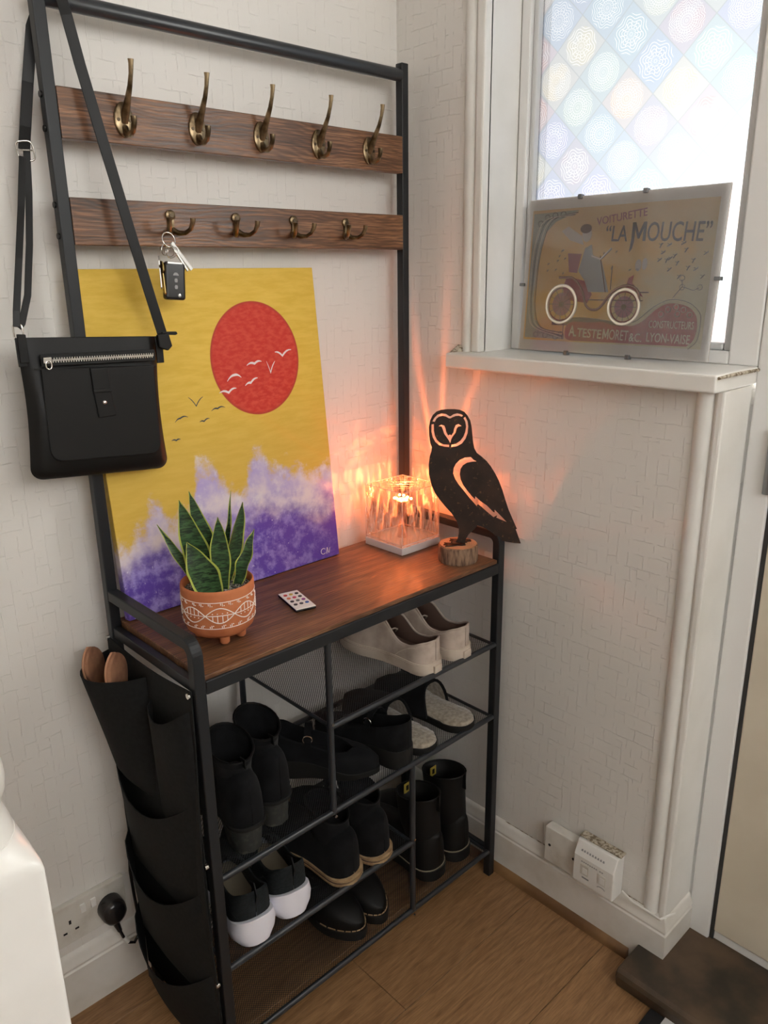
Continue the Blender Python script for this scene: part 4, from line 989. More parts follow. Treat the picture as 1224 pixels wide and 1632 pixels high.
# cream canvas sneakers, heels to the front
def sneaker(loc, rot, side, label, group):
    r = thing('sneaker', label, 'shoe', loc, rot, group); L = .262; w = wround(WT, .13, .22); c = curve_c(side)
    top = tab([(0, .070), (.05, .067), (.18, .054), (.28, .056), (.42, .086), (.52, .090), (.64, .072), (.8, .052), (1, .038)])
    go = tab([(0, .028), (.08, .0285), (.30, .0275), (.44, .022), (.54, .006), (.58, 0), (1, 0)])
    zb = CST(.022)
    upper_mb(L, w, zb, top, go, c, .42, .95, lining=True).build('upper', [M['creamcanvas'], M['brownlining']], r, smooth=70)
    sole_mb(L, w, CST(0), CST(.025), c, 1.05).build('rubber_sole', M['creamrubber'], r, smooth=50, bevel=.002)
    # foxing line
    pts = [(c(s) + e * w(s) * 1.06, s * L, .0205) for e in (1,) for s in ss()] + [(c(s) - w(s) * 1.06, s * L, .0205) for s in reversed(ss()[1:-1])]
    MB().tube(pts, .0011, 5, closed=True).build('foxing_stripe', M['creamcanvas'], r, smooth=60)
    hp = MB(); hp.box((-.011, -.0075, .004), (.011, -.002, .020)); hp.build('heel_label', M['creamrubber'], r, bevel=.001)
    lin = wround(tab([(0, .025), (1, .036)]), .16, .22)
    MB().loft([[(c(s) - lin(s) * .8, .012 + s * L * .55, .031), (c(s) + lin(s) * .8, .012 + s * L * .55, .031)] + [(c(s) + lin(s) * .8, .012 + s * L * .55, .029), (c(s) - lin(s) * .8, .012 + s * L * .55, .029)] for s in ss()]).build('insole', M['brownlining'], r)
    MB().tube([(c(.36) + .012, .115, .050), (c(.36) + .006, .105, .060), (c(.36) - .004, .103, .066), (c(.36) - .010, .112, .062)], .0016, 6).build('lace', M['creamcanvas'], r, smooth=60)
    # collar band and seams
    pts = [(c(s) - min(go(s), w(s) * .86), s * L, top(s) + .0006) for s in [k / 20 * .5 for k in range(21)]]
    pts = list(reversed(pts)) + [(2 * c(s) - p_[0], p_[1], p_[2]) for s, p_ in zip([k / 20 * .5 for k in range(21)], pts)][1:]
    MB().tube(pts, .0022, 7).build('collar', M['creamcanvas'], r, smooth=60)
    for e in (-1, 1):
        MB().tube([(c(s) + e * (w(s) * 1.0), s * L, z_) for s, z_ in ((.10, .058), (.18, .050), (.26, .036), (.30, .026))], .0009, 5).build('seam', M['creamrubber'], r, smooth=60)
    return r
SH_A, SH_B, SH_C, SH_D = .5985, .4245, .2405, .0685
pair(sneaker, [(.524, -.283, SH_A, math.radians(5), 1), (.612, -.283, SH_A, math.radians(4), -1)], 'cream sneakers', ['cream canvas sneaker nearer the rack middle on the top mesh shelf', 'cream canvas sneaker nearest the window wall on the top mesh shelf'])

# fleece lined slippers
def slipper(loc, rot, side, label, group):
    r = thing('slipper', label, 'slipper', loc, rot, group); L = .262
    w = wround(tab([(0, .036), (.12, .040), (.35, .038), (.68, .047), (1.0, .036)]), .2, .25); c = curve_c(side)
    sole_mb(L, w, CST(0), CST(.016), c, 1.02).build('slipper_sole', M['bootsole'], r, smooth=50, bevel=.002)
    rr_ = random.Random(int(loc[0] * 1000)); rings = []
    for s in ss()[:-5]:
        W_ = w(s) * (.95 + .05 * rr_.uniform(-1, 1)); y = s * L
        rings.append([(c(s) - W_, y, .016), (c(s) - W_ * .93, y, .022), (c(s) - W_ * .4, y, .0235 + .001 * rr_.random()), (c(s) + W_ * .4, y, .0235 + .001 * rr_.random()), (c(s) + W_ * .93, y, .022), (c(s) + W_, y, .016)])
    MB().loft(rings).build('fleece_footbed', M['fleece'], r, smooth=80)
    def arch(s, off):
        tp = tab([(.40, .078), (.55, .074), (.75, .058), (.92, .044), (1, .030)])(s); W_ = w(s) * 1.03; n = 14
        skew = .0
        return [(c(s) + (W_ - off) * math.copysign(abs(math.cos(PI * k / n)) ** .7, math.cos(PI * k / n)), s * L - .02 * (1 - math.sin(PI * k / n)) * (1 if s < .6 else 0) + 0, .010 + (tp - .010 - off) * math.sin(PI * k / n) ** .8) for k in range(n + 1)]
    sv = [.42 + .58 * (.5 - .5 * math.cos(PI * k / 16)) for k in range(17)]
    MB().loft([arch(s, 0) for s in sv], False, False, closed=False).build('slipper_vamp', M['suede'], r, smooth=80)
    MB().loft([arch(s, .005) for s in sv], False, False, closed=False).build('fleece_lining', M['fleece'], r, smooth=80)
    MB().tube([((p_[0] + q_[0]) / 2, p_[1] - .001, (p_[2] + q_[2]) / 2) for p_, q_ in zip(arch(sv[0], 0), arch(sv[0], .005))], .0034, 8).build('vamp_rim', M['suede'], r, smooth=80)
    return r
pair(slipper, [(.512, -.286, SH_B, math.radians(3), 1), (.628, -.288, SH_B, math.radians(4), -1)], 'fleece slippers', ['fleece lined black slipper beside the black wedge shoe', 'fleece lined black slipper in the corner of the shelf by the wall'])

# boots
def boot(loc, rot, side, label, group, L=.245, H=.19, heel=.055, shaft=(.043, .031, .040), sh_y=.066, mat_u='suede', sole_m='bootsole', heel_m='heelworn', plat=.012, tan=False, tilt=.012, tabs=True, welt=None, flare=.0, name='ankle_boot', wk=1.0):
    r = thing(name, label, 'boot', loc, rot, group); c = curve_c(side)
    w = wround(tab([(0, .030 * wk), (.12, .033 * wk), (.35, .030 * wk), (.68, .041 * wk), (1.0, .026 * wk)]), .14, .3)
    zb = tab([(0, heel), (.22, heel * .97), (.45, lerp(plat, heel, .5)), (.66, plat), (1, plat)])
    zl = tab([(0, heel - .007), (.28, heel * .97 - .008), (.45, lerp(plat, heel, .5) - .008), (.64, .001), (1, .001)]) if heel > .03 else CST(0)
    top = lambda s: zb(s) + tab([(0, .085), (.1, .090), (.35, .085), (.5, .066), (.7, .052), (.9, .040), (1, .026)])(s)
    up_ = upper_mb(L, w, zb, top, CST(0.0), c, .6, .9)
    rings = []; n = 24
    def ring(z, a, b_, y0, sc=1.0, tl=0.0): return [(c(.1) + a * sc * math.cos(2 * PI * k / n), y0 + b_ * sc * math.sin(2 * PI * k / n), z + tl * math.sin(2 * PI * k / n)) for k in range(n)]
    zs = [heel + .03, heel + .055, heel + .085, lerp(heel + .085, H, .5), H]
    ax = [.031, .031, shaft[1] * .86, lerp(shaft[1], shaft[0], .5) * .9, shaft[0] * .9]; by = [.044, .046, shaft[1] * 1.12, lerp(shaft[1], shaft[2], .5) * 1.15, shaft[2] * 1.22]
    ys = [.046, .048, sh_y - .006, sh_y, sh_y + .002]
    for q_ in range(5): rings.append(ring(zs[q_], ax[q_], by[q_], ys[q_], tl=tilt * (q_ / 4)))
    rings.append(ring(H - .001, ax[4] - .003, by[4] - .003, ys[4], tl=tilt)); rings.append(ring(H - .06, ax[3] - .005, by[3] - .005, ys[3], tl=tilt * .6)); rings.append(ring(heel + .06, ax[2] - .006, by[2] - .006, ys[2]))
    up_.loft(rings, False, True)
    up_.build('boot_upper', M[mat_u], r, smooth=75)
    sole_mb(L, w, zl, zb, c, 1.05).build('boot_sole', M[sole_m], r, smooth=50, bevel=.0015)
    if heel > .03:
        hw = wround(CST(.031 * wk), .6, .12)
        def hr(z, k_): return [(c(.05) + e * hw(s) * k_, .002 + s * .068 * k_ + (1 - k_) * .006, z) for e, sq in ((1, [i / 10 for i in range(11)]), (-1, [i / 10 for i in range(10, -1, -1)])) for s in sq]
        MB().loft([hr(heel - .004, 1.0), hr(heel * .55, .90), hr(.006, .80), hr(.0, .80)]).build('boot_heel', M[heel_m], r, smooth=50)
    if tan:
        for z_, m_ in ((.002, 'tansole'), (.0085, 'brownlining'), (.0115, 'tansole')):
            h_ = .006 if m_ == 'tansole' else .003
            sole_mb(L, w, CST(z_), CST(z_ + h_), c, 1.085 if m_ == 'tansole' else 1.06).build('sole_layer', M[m_], r, smooth=40)
    if welt:
        pts = [(c(s) + w(s) * 1.055, s * L, zb(s) + .001) for s in ss()] + [(c(s) - w(s) * 1.055, s * L, zb(s) + .001) for s in reversed(ss()[1:-1])]
        MB().tube(pts, .0014, 5, closed=True).build('welt', M[welt], r, smooth=60)
    if tabs:
        MB().tube([(c(.1), ys[4] - by[4] - .001, H - .02), (c(.1), ys[4] - by[4] - .0015, H - tilt + .004), (c(.1), ys[4] - by[4] + .008, H - .012)], 1, flat=(.014, .0018, (1, 0, 0.01))).build('pull_tab', M['bootleather'], r)
    # top binding
    MB().tube(ring(H + .0003, ax[4] - .0015, by[4] - .0015, ys[4], tl=tilt), .0022, 6, closed=True).build('top_binding', M['bootleather'], r, smooth=60)
    return r
boot((.090, -.275, SH_B), math.radians(-6), 1, 'scuffed black suede ankle boot with block heel beside the front rack leg', 'heeled ankle boots', H=.177)
boot((.164, -.252, SH_B), math.radians(-4), -1, 'black suede block heel ankle boot standing nearer the divider rod', 'heeled ankle boots', H=.177)
boot((.298, -.284, SH_C), math.radians(6), 1, 'black suede boot with layered tan sole beside the white soled trainers', 'tan soled boots', H=.135, heel=.016, plat=.016, tan=True, L=.265, wk=1.12, shaft=(.040, .037, .040), tabs=False)
boot((.378, -.284, SH_C), math.radians(4), -1, 'black suede boot with layered tan sole next to the lower divider rod', 'tan soled boots', H=.135, heel=.016, plat=.016, tan=True, L=.265, wk=1.08, shaft=(.040, .037, .040), tabs=False)
boot((.563, -.262, SH_D), math.radians(2), 1, 'tall black leather boot beside the lower divider rod on the bottom mesh', 'tall black boots', H=.190, heel=.026, plat=.026, mat_u='bootleather', welt='tanlining', wk=1.15, L=.262, shaft=(.046, .044, .046), tilt=-.010, sh_y=.062)
boot((.648, -.262, SH_D), math.radians(2), -1, 'tall black leather boot in the bottom corner against the wall', 'tall black boots', H=.204, heel=.026, plat=.026, mat_u='bootleather', welt='tanlining', wk=1.1, L=.262, shaft=(.046, .044, .046), tilt=-.010, sh_y=.062)
# yellow lettered pull loops inside the tall boots
for rt_ in [o for o in C.objects if o.get('group') == 'tall black boots']:
    MB().box((-.010, .096, .172), (.010, .0975, .196)).build('heel_loop', mat('yellow_loop', (.35, .27, .04), .7), rt_, bevel=.0006)
    MB().box((-.0035, .0952, .178), (.0035, .0962, .190)).build('loop_stripe', M['bootleather'], rt_)

# trainers with thick white soles
def trainer(loc, rot, side, label, group):
    r = thing('trainer', label, 'shoe', loc, rot, group); L = .262; c = curve_c(side)
    w = wround(tab([(0, .036), (.10, .0375), (.30, .033), (.45, .0345), (.68, .046), (.82, .044), (1.0, .030)]), .14, .25)
    zb = tab([(0, .046), (.12, .040), (.35, .030), (.7, .026), (1, .030)])
    top = tab([(0, .112), (.04, .106), (.14, .088), (.26, .080), (.38, .092), (.46, .094), (.6, .078), (.8, .060), (1, .042)])
    go = tab([(0, .020), (.08, .025), (.30, .026), (.40, .018), (.47, .004), (.50, 0), (1, 0)])
    upper_mb(L, w, zb, top, go, c, .5, .9, lining=True).build('upper', [M['knit'], M['bootsole']], r, smooth=70)
    rings = []
    for s in ss():
        W_ = w(s); y = (s - .5) * L * 1.07 + L / 2 - .002; hi = zb(s) + .006 + .010 * max(0, 1 - s / .16); b_ = .000 + .008 * max(0, 1 - s / .14) ** 2
        rings.append([(c(s) - W_ * .80, y, b_), (c(s) - W_ * 1.08, y, lerp(b_, hi, .3)), (c(s) - W_ * 1.14, y, lerp(b_, hi, .6)), (c(s) - W_ * 1.03, y, hi), (c(s) + W_ * 1.03, y, hi), (c(s) + W_ * 1.14, y, lerp(b_, hi, .6)), (c(s) + W_ * 1.08, y, lerp(b_, hi, .3)), (c(s) + W_ * .80, y, b_)])
    MB().loft(rings).build('foam_sole', M['whitefoam'], r, smooth=60, bevel=.002)
    MB().loft([[(c(s) - w(s) * .72, .014 + s * L * .55, .052), (c(s) + w(s) * .72, .014 + s * L * .55, .052), (c(s) + w(s) * .72, .014 + s * L * .55, .050), (c(s) - w(s) * .72, .014 + s * L * .55, .050)] for s in ss()]).build('insole', M['tanlining'], r)
    MB().tube([(0, .006, .090), (0, .001, .108), (0, .004, .118), (0, .012, .112)], 1, flat=(.018, .002, (1, 0, .01))).build('pull_tab', M['bootleather'], r)
    for e in (-1, 1):
        MB().tube([(c(s) + e * w(s) * .99, s * L, z_) for s, z_ in ((.06, .060), (.12, .074), (.20, .066), (.26, .052))], .0011, 5).build('overlay_seam', M['bootsole'], r, smooth=60)
        MB().box((e * .0315 - .0006, .046, .056), (e * .0315 + .0006, .070, .064)).build('side_logo', mat('logo_grey', (.10, .11, .12), .5), r)
    return r
pair(trainer, [(.083, -.276, SH_C, math.radians(-8), 1), (.166, -.272, SH_C, math.radians(-8), -1)], 'white soled trainers', ['black trainer with thick white sole beside the front rack leg', 'black trainer with thick white sole farther from the front leg'])

# wedge shoes with ankle strap on the middle of shelf B
def wedge(loc, rot, side, label, group, z=0):
    r = thing('wedge_shoe', label, 'shoe', loc, rot, group); L = .205 if side > 0 else .235; c = curve_c(side)
    w = wround(tab([(0, .029), (.12, .032), (.35, .031), (.68, .041), (1.0, .028)]), .14, .34)
    zb = tab([(0, .040), (.25, .038), (.5, .026), (.72, .014), (1, .012)])
    top = lambda s: zb(s) + tab([(0, .060), (.08, .056), (.22, .042), (.45, .036), (.66, .034), (.78, .036), (.9, .030), (1, .018)])(s)
    go = tab([(0, .020), (.08, .026), (.25, .028), (.5, .028), (.66, .022), (.73, .010), (.76, 0), (1, 0)])
    upper_mb(L, w, zb, top, go, c, .5, .9).build('upper', M['suede'], r, smooth=70)
    sole_mb(L, w, CST(0), zb, c, 1.03).build('wedge_sole', M['bootsole'], r, smooth=50, bevel=.002)
    s = .34; W_ = w(s)
    MB().tube([(c(s) - W_ * .98, s * L, top(s) - .012), (c(s) - W_ * .9, s * L, top(s) + .006), (c(s) - W_ * .5, s * L, top(s) + .024), (c(s), s * L, top(s) + .030), (c(s) + W_ * .5, s * L, top(s) + .024), (c(s) + W_ * .9, s * L, top(s) + .006), (c(s) + W_ * .98, s * L, top(s) - .012)], 1, flat=(.013, .0022, (.01, 0, 1))).build('strap', M['suede'], r)
    e = side
    ring_rect_l = [(c(s) + e * (W_ * .86), s * L + .009 * math.cos(a), top(s) + .010 + .008 * math.sin(a)) for a in [k * PI / 8 for k in range(16)]]
    MB().tube(ring_rect_l, .0012, 6, closed=True).build('buckle', M['chrome'], r, smooth=60)
    return r
wedge((.250, -.108, SH_B), math.radians(-132), 1, 'black suede strap shoe with its rounded toe pointing out by the divider rod', 'black wedge shoes')
wedge((.446, -.284, SH_B), math.radians(9), -1, 'black suede wedge shoe with its heel at the shelf edge beside the slipper', 'black wedge shoes')
# low buckle shoes on the bottom mesh, toes outward
def buckle_shoe(loc, rot, side, label, group):
    r = thing('buckle_shoe', label, 'shoe', loc, rot, group); L = .245; c = curve_c(side)
    w = wround(tab([(0, .029), (.12, .032), (.35, .031), (.68, .043), (1.0, .036)]), .2, .3)
    zb = CST(.020)
    top = tab([(0, .078), (.08, .074), (.25, .058), (.45, .056), (.58, .070), (.72, .064), (.88, .052), (1, .036)])
    go = tab([(0, .020), (.08, .025), (.3, .026), (.48, .020), (.56, .005), (.6, 0), (1, 0)])
    upper_mb(L, w, zb, top, go, c, .5, .9).build('upper', M['bootleather'], r, smooth=70)
    sole_mb(L, w, CST(0), CST(.020), c, 1.07).build('sole', M['bootsole'], r, smooth=50, bevel=.002)
    n_ = 0
    for k in range(16):
        a = -1.2 + 2.4 * k / 15
        s = 1 - .16 * (1 - math.cos(a)) ; 
    pts = [(c(s) + e * w(s) * 1.03, s * L + .001, .0215) for e, sq in ((1, [.70, .78, .86, .92, .96, .985, .998]), (-1, [.998, .985, .96, .92, .86, .78, .70])) for s in sq]
    for k in range(0, len(pts) - 1):
        a, b_ = Vector(pts[k]), Vector(pts[k + 1]); MB().tube([a.lerp(b_, .12), a.lerp(b_, .88)], .0012, 5).build('welt_stitch', M['tansole'], r)
    s = .62; W_ = w(s)
    MB().tube([(c(s) - W_ * .99, s * L, .030), (c(s) - W_ * .86, s * L, .058), (c(s) - W_ * .4, s * L, .072), (c(s), s * L, .076), (c(s) + W_ * .4, s * L, .072), (c(s) + W_ * .86, s * L, .058), (c(s) + W_ * .99, s * L, .030)], 1, flat=(.012, .002, (.01, 0, 1))).build('strap', M['bootleather'], r)
    MB().box((c(s) + W_ * .80 * side - .0015, s * L - .008, .046), (c(s) + W_ * .80 * side + .0045, s * L + .008, .062)).build('buckle', M['steel'], r, bevel=.001)
    return r
pair(buckle_shoe, [(.312, -.020, SH_D, PI + math.radians(2), -1), (.398, -.020, SH_D, PI + math.radians(0), 1)], 'black buckle shoes', ['black leather buckle shoe below the trainers on the bottom mesh', 'black leather buckle shoe next to the lower divider on the bottom mesh'])

# ---------------------------------------------------------------- wall sockets
sk = thing('double_socket', 'white double wall socket low on the back wall beside the rack', 'socket', (-.091, WB, .205))
def sbox(a, b, m, name, bev=.001, par=sk): return MB().box(a, b).build(name, m, par, bevel=bev)
sbox((-.073, 0, -.043), (.073, -.012, .043), M['oldplastic'], 'face_plate', .002)
for x in (-.036, .036):
    for dx, dz, sx, sz in ((0, .004, .0022, .0042), (-.011, -.016, .0036, .002), (.011, -.016, .0036, .002)):
        if x > 0 and dz < 0 and False: continue
        sbox((x + dx - sx, -.0118, dz - sz), (x + dx + sx, -.0124, dz + sz), M['holeblack'], 'pin_hole', 0)
for x in (-.010, .010):
    sbox((x - .005, -.011, .012), (x + .005, -.0155, .030), M['whiteplastic'], 'rocker_switch')
pg = thing('plug', 'black mains plug with cable in the right half of the double socket', 'plug', (-.052, WB - .0125, .198))
MB().loft([[(.024 * math.cos(a) * k_, y, .027 * math.sin(a) * k_ ) for a in [2 * PI * i / 24 for i in range(24)]] for y, k_ in ((0, 1), (-.018, 1), (-.028, .9), (-.033, .6))]).build('plug_body', M['blackplastic'], pg, smooth=50)
MB().tube([(.000, -.016, -.022), (.003, -.018, -.036), (.006, -.020, -.050)], [.0075, .006, .0045], 10).build('cable_grip', M['blackplastic'], pg, smooth=60)
cb = MB(); cpts = [(.006, -.020, -.050), (.010, -.022, -.066), (.018, -.024, -.084), (.030, -.022, -.094), (.042, -.018, -.085), (.047, -.014, -.05), (.046, -.010, .0), (.045, -.008, .06), (.050, -.007, .11), (.060, -.006, .16)]
cb.tube(cpts, .003, 8).build('cable', M['blackplastic'], pg, smooth=60)
MB().tube([(.0105, -.0222, -.0675), (.017, -.0238, -.082)], .0042, 8).build('cable_label', M['whiteplastic'], pg, smooth=60)

bp_ = thing('blank_plate', 'small white square blanking box on the skirting by the rack leg', 'socket', (WR - .002, -.467, .165))
MB().box((0, -.043, -.043), (-.024, .043, .043)).build('box_body', M['oldplastic'], bp_, bevel=.002)
for y in (-.030, .030): MB().cyl((-.0235, y, 0), (-.0248, y, 0), .0032, 10).build('screw', M['holeblack'], bp_, smooth=40)
ph = thing('telephone_socket', 'white telephone socket box with sloping top and two ports above the skirting', 'socket', (WR - .002, -.553, .180))
pf = [(0, -.050), (-.036, -.050), (-.040, -.046), (-.040, .018), (-.026, .046), (-.006, .048), (0, .048)]
MB().loft([[(x, y, z) for x, z in pf] for y in (-.046, .046)]).build('box_body', M['whiteplastic'], ph, bevel=.002)
MB().box((0, -.049, .0475), (-.020, .047, .051)).build('box_lid', M['mould'], ph, bevel=.001)
for y in (.019, -.021):
    pr = MB().box((-.0395, y - .010, -.022), (-.0415, y + .010, .002)).build('port', M['oldplastic'], ph, bevel=.0012)
    MB().box((-.0412, y - .007, -.018), (-.0420, y + .004, -.004)).build('shutter', M['whiteplastic'], pr, bevel=.0005)
MB().box((-.0398, .008, -.031), (-.0404, .024, -.0275)).build('port_mark', M['greyprint'], ph)
MB().tube([(-.0402, -.030, -.031), (-.0402, -.026, -.0285), (-.0402, -.021, -.0278), (-.0402, -.016, -.0285), (-.0402, -.012, -.031)], .001, 5).build('port_mark', M['greyprint'], ph)
lm = MB()
for k in range(9):
    y = .030 - k * .0062; lm.prism([(y - .0022, .0), (y + .0022, 0), (y + .0016, .0042), (y - .0012, .0042)], (-.0352, 0, .0285), (0, 1, 0), (.45, 0, .89), (-.0006, 0, .0003))
lm.build('maker_lettering', M['greyprint'], ph)
lm = MB()
for k in range(10):
    y = .026 - k * .0048 - (.004 if k > 7 else 0); lm.box((-.0398, y - .0017, .0072), (-.0404, y + .0017, .0098))
lm.build('port_lettering', M['greyprint'], ph)
MB().tube([(WR - .006, -.602, .139), (WR - .014, -.63, .1365), (WR - .013, -.66, .1355), (WR - .016, -.69, .136), (WR + .02, -.703, .136)], .0024, 7).build('telephone_cable', M['gloss']); tag(C.objects['telephone_cable'], 'thin white painted cable running along the skirting top to the corner', 'cable')

# ---------------------------------------------------------------- newel post
nw = thing('newel_post', 'glossy white painted newel post with turned top at the left edge', 'post', (-.384, -.612, .0))
nb = MB(); nr_ = []
for hw, z, e in ((.047, 0, .07), (.047, .902, .07), (.0465, .908, .15), (.0450, .914, .5), (.0430, .920, .85), (.0405, .928, 1.0)):
    nr_.append([(hw * math.copysign(abs(math.cos(a)) ** e, math.cos(a)), hw * math.copysign(abs(math.sin(a)) ** e, math.sin(a)), z) for a in [2 * PI * (k + .5) / 48 for k in range(48)]])
nb.loft(nr_).build('post_block', M['gloss'], nw, smooth=50)
MB().lathe([(.040, 0.927), (.0385, 0.936), (.036, 0.946), (.034, 0.954), (.0345, 0.959), (.0385, 0.967), (.0400, 0.977), (.0395, 0.988), (.036, 0.998), (.030, 1.006), (.0265, 1.022), (.0245, 1.074), (.028, 1.144), (.033, 1.204), (.035, 1.244), (.031, 1.284), (.0001, 1.286)], 40).build('turned_top', M['gloss'], nw, smooth=50)

# ---------------------------------------------------------------- clip-framed poster on the sill
ps = thing('framed_poster', 'clip framed vintage car poster reading La Mouche on the window sill', 'poster', (.815, -.2365, 1.2035))
ps.rotation_euler = (math.radians(-4.05), 0, math.radians(-90))
PW, PH = .393, .282
def flat(poly, lay, m, name, par=ps, th=.0003): return MB().prism(poly, (0, -.0004 * lay, 0), (1, 0, 0), (0, 0, 1), (0, -th, 0)).build(name, m, par)
BACK = mat('backing_card', (.75, .72, .68), .8); t = NT(BACK); tl = t.n('ShaderNodeBsdfTranslucent', Color=(.8, .76, .7, 1)); mx = t.n('ShaderNodeMixShader', i0=.6, i1=t.p.outputs[0], i2=tl.outputs[0]); t.t.links.new(mx.outputs[0], t.out.inputs[0])
MB().box((0, 0, 0), (PW, .002, PH)).build('backing_board', BACK, ps, bevel=.0006)
def paper(m, k=.08):
    t = NT(m); tl = t.n('ShaderNodeBsdfTranslucent'); src = t.p.inputs['Base Color']
    if src.links: t.t.links.new(src.links[0].from_socket, tl.inputs[0])
    else: tl.inputs[0].default_value = src.default_value
    mx = t.n('ShaderNodeMixShader', i0=k, i1=t.p.outputs[0], i2=tl.outputs[0]); t.t.links.new(mx.outputs[0], t.out.inputs[0]); return m
flat([(0.0005, .0005), (PW - .0005, .0005), (PW - .0005, PH - .0005), (.0005, PH - .0005)], 0, paper(mat('paper_border', (.90, .88, .87), .7)), 'paper_border')
pm = mat('poster_ground', (.6, .4, .2), .65); t = NT(pm); v = t.coord(); o = t.sep(v); n = t.noise(v, 16, 4)
grad = t.smooth(t.math('ADD', t.math('SUBTRACT', o[0], o[2]), t.math('MULTIPLY', t.math('SUBTRACT', n, .5), .22)), .06, .26)
col = t.mix(grad, t.mix(t.smooth(n, .35, .65), (.95, .60, .20), (.95, .68, .30)), (.76, .74, .58))
col = t.mix(t.math('MULTIPLY', t.smooth(o[2], .17, .25), .55), col, (.76, .64, .50)); t.base(col); paper(pm)
prt = flat([(.010, .020), (.378, .020), (.378, .262), (.010, .262)], 1, pm, 'printed_sheet')
pc = lambda nm, c: mat('print_' + nm, c, .65)
c_navy, c_mauve, c_red, c_cream, c_grey, c_white, c_brown, c_blue, c_line = pc('navy', (.15, .145, .18)), pc('mauve', (.52, .25, .28)), pc('red', (.44, .10, .11)), pc('cream', (.84, .77, .66)), pc('grey_green', (.46, .48, .42)), pc('pale', (.78, .70, .64)), pc('brown', (.22, .14, .115)), pc('blue_grey', (.54, .57, .60)), pc('outline', (.24, .22, .21))
def fit_text(txt, a, b, h_, m, lay, bold=.0, shear=0.0, name='lettering'):
    me = text_mesh(txt, 1.0, .0003, bold * 40, shear); xs = [q.co.x for q in me.vertices]; ys = [q.co.y for q in me.vertices]
    x0, x1, y0, y1 = min(xs), max(xs), min(ys), max(ys); a, b = Vector(a), Vector(b); d = b - a; ang = math.atan2(d.y, d.x)
    for q in me.vertices:
        x = (q.co.x - x0) / (x1 - x0) * d.length; z = (q.co.y - y0) / (y1 - y0) * h_; dz = q.co.z
        q.co = (a.x + x * math.cos(ang) - z * math.sin(ang), -.0004 * lay - .0002 - dz, a.y + x * math.sin(ang) + z * math.cos(ang))
    return mesh_obj(name, me, m, prt)
def line(pts, r_, m, name, lay=3): return MB().tube([(x, -.0004 * lay, z) for x, z in pts], r_, 6).build(name, m, prt)
def ell(cx, cz, rx, rz, n=36): return [(cx + rx * math.cos(2 * PI * k / n), cz + rz * math.sin(2 * PI * k / n)) for k in range(n)]
# plain curved border at the left and bottom
def arc(pts, k=24):
    fx, fz = tab([(i / (len(pts) - 1), p_[0]) for i, p_ in enumerate(pts)]), tab([(i / (len(pts) - 1), p_[1]) for i, p_ in enumerate(pts)]); return [(fx(i / k), fz(i / k)) for i in range(k + 1)]
flat([(.013, .256), (.115, .258), (.095, .250), (.065, .240), (.045, .222), (.036, .190), (.030, .150), (.028, .100), (.034, .060), (.060, .036), (.105, .032), (.105, .024), (.013, .024)], 2, c_grey, 'border_shape', prt)
for off_ in (0, .006, .012, .018):
    line(arc([(.112 - off_ * .5, .254 - off_ * .3), (.060 - off_, .244), (.040 - off_, .205), (.032 - off_ * .8, .140), (.033 - off_ * .8, .080), (.050 - off_, .045), (.100, .036 - off_ * .5)]), .0008, c_cream if off_ in (.006, .018) else c_line, 'border_line', 4)
for (cx, cz) in ((.05, .038), (.062, .030), (.075, .034), (.086, .028), (.04, .030), (.098, .033), (.03, .238), (.045, .248), (.062, .251), (.08, .252)):
    line(ell(cx, cz, .0055, .005, 14) + [(cx + .0055, cz)], .0006, c_line, 'border_blossom', 4)
# ground shadow, car, driver
flat(arc([(.075, .058), (.14, .066), (.215, .060)]) + arc([(.215, .052), (.14, .050), (.075, .050)]), 2, c_brown, 'ground_shadow', prt)
flat([(.098, .098), (.150, .092), (.158, .108), (.140, .132), (.100, .140), (.094, .120)], 3, c_red, 'car_body', prt)
flat([(.104, .148), (.122, .146), (.128, .180), (.098, .182)], 3, c_mauve, 'car_seat', prt)
flat([(.124, .150), (.135, .190), (.148, .196), (.152, .178), (.172, .166), (.186, .130), (.192, .112), (.150, .112), (.140, .132)], 4, c_blue, 'driver_coat', prt)
flat(ell(.136, .214, .010, .013), 4, c_white, 'driver_head', prt); flat(ell(.133, .224, .012, .008), 5, c_brown, 'driver_hat', prt)
flat([(.094, .230), (.125, .212), (.130, .196), (.100, .205), (.080, .222)], 3, c_white, 'scarf', prt)
line([(.150, .176), (.170, .170), (.190, .188)], .0018, c_white, 'driver_arm', 5); line([(.186, .112), (.168, .176)], .0008, c_brown, 'steering_column', 5); line([(.196, .116), (.195, .158)], .0006, c_line, 'brake_lever', 5)
line(arc([(.084, .138), (.110, .138), (.135, .118), (.148, .088), (.165, .080), (.180, .086), (.200, .112), (.228, .124), (.250, .116), (.256, .096)]), .0024, c_brown, 'mudguard', 5)
flat([(.226, .118), (.254, .114), (.262, .104), (.238, .128), (.240, .142), (.230, .136)], 4, c_red, 'car_bonnet', prt); flat(ell(.246, .158, .006, .010), 4, c_white, 'headlamp', prt); flat(ell(.258, .160, .005, .010), 4, c_white, 'headlamp', prt)
line([(.150, .098), (.262, .098)], .0008, c_brown, 'chassis_line', 4); line([(.248, .112), (.272, .112)], .0010, c_brown, 'chassis_line', 4)
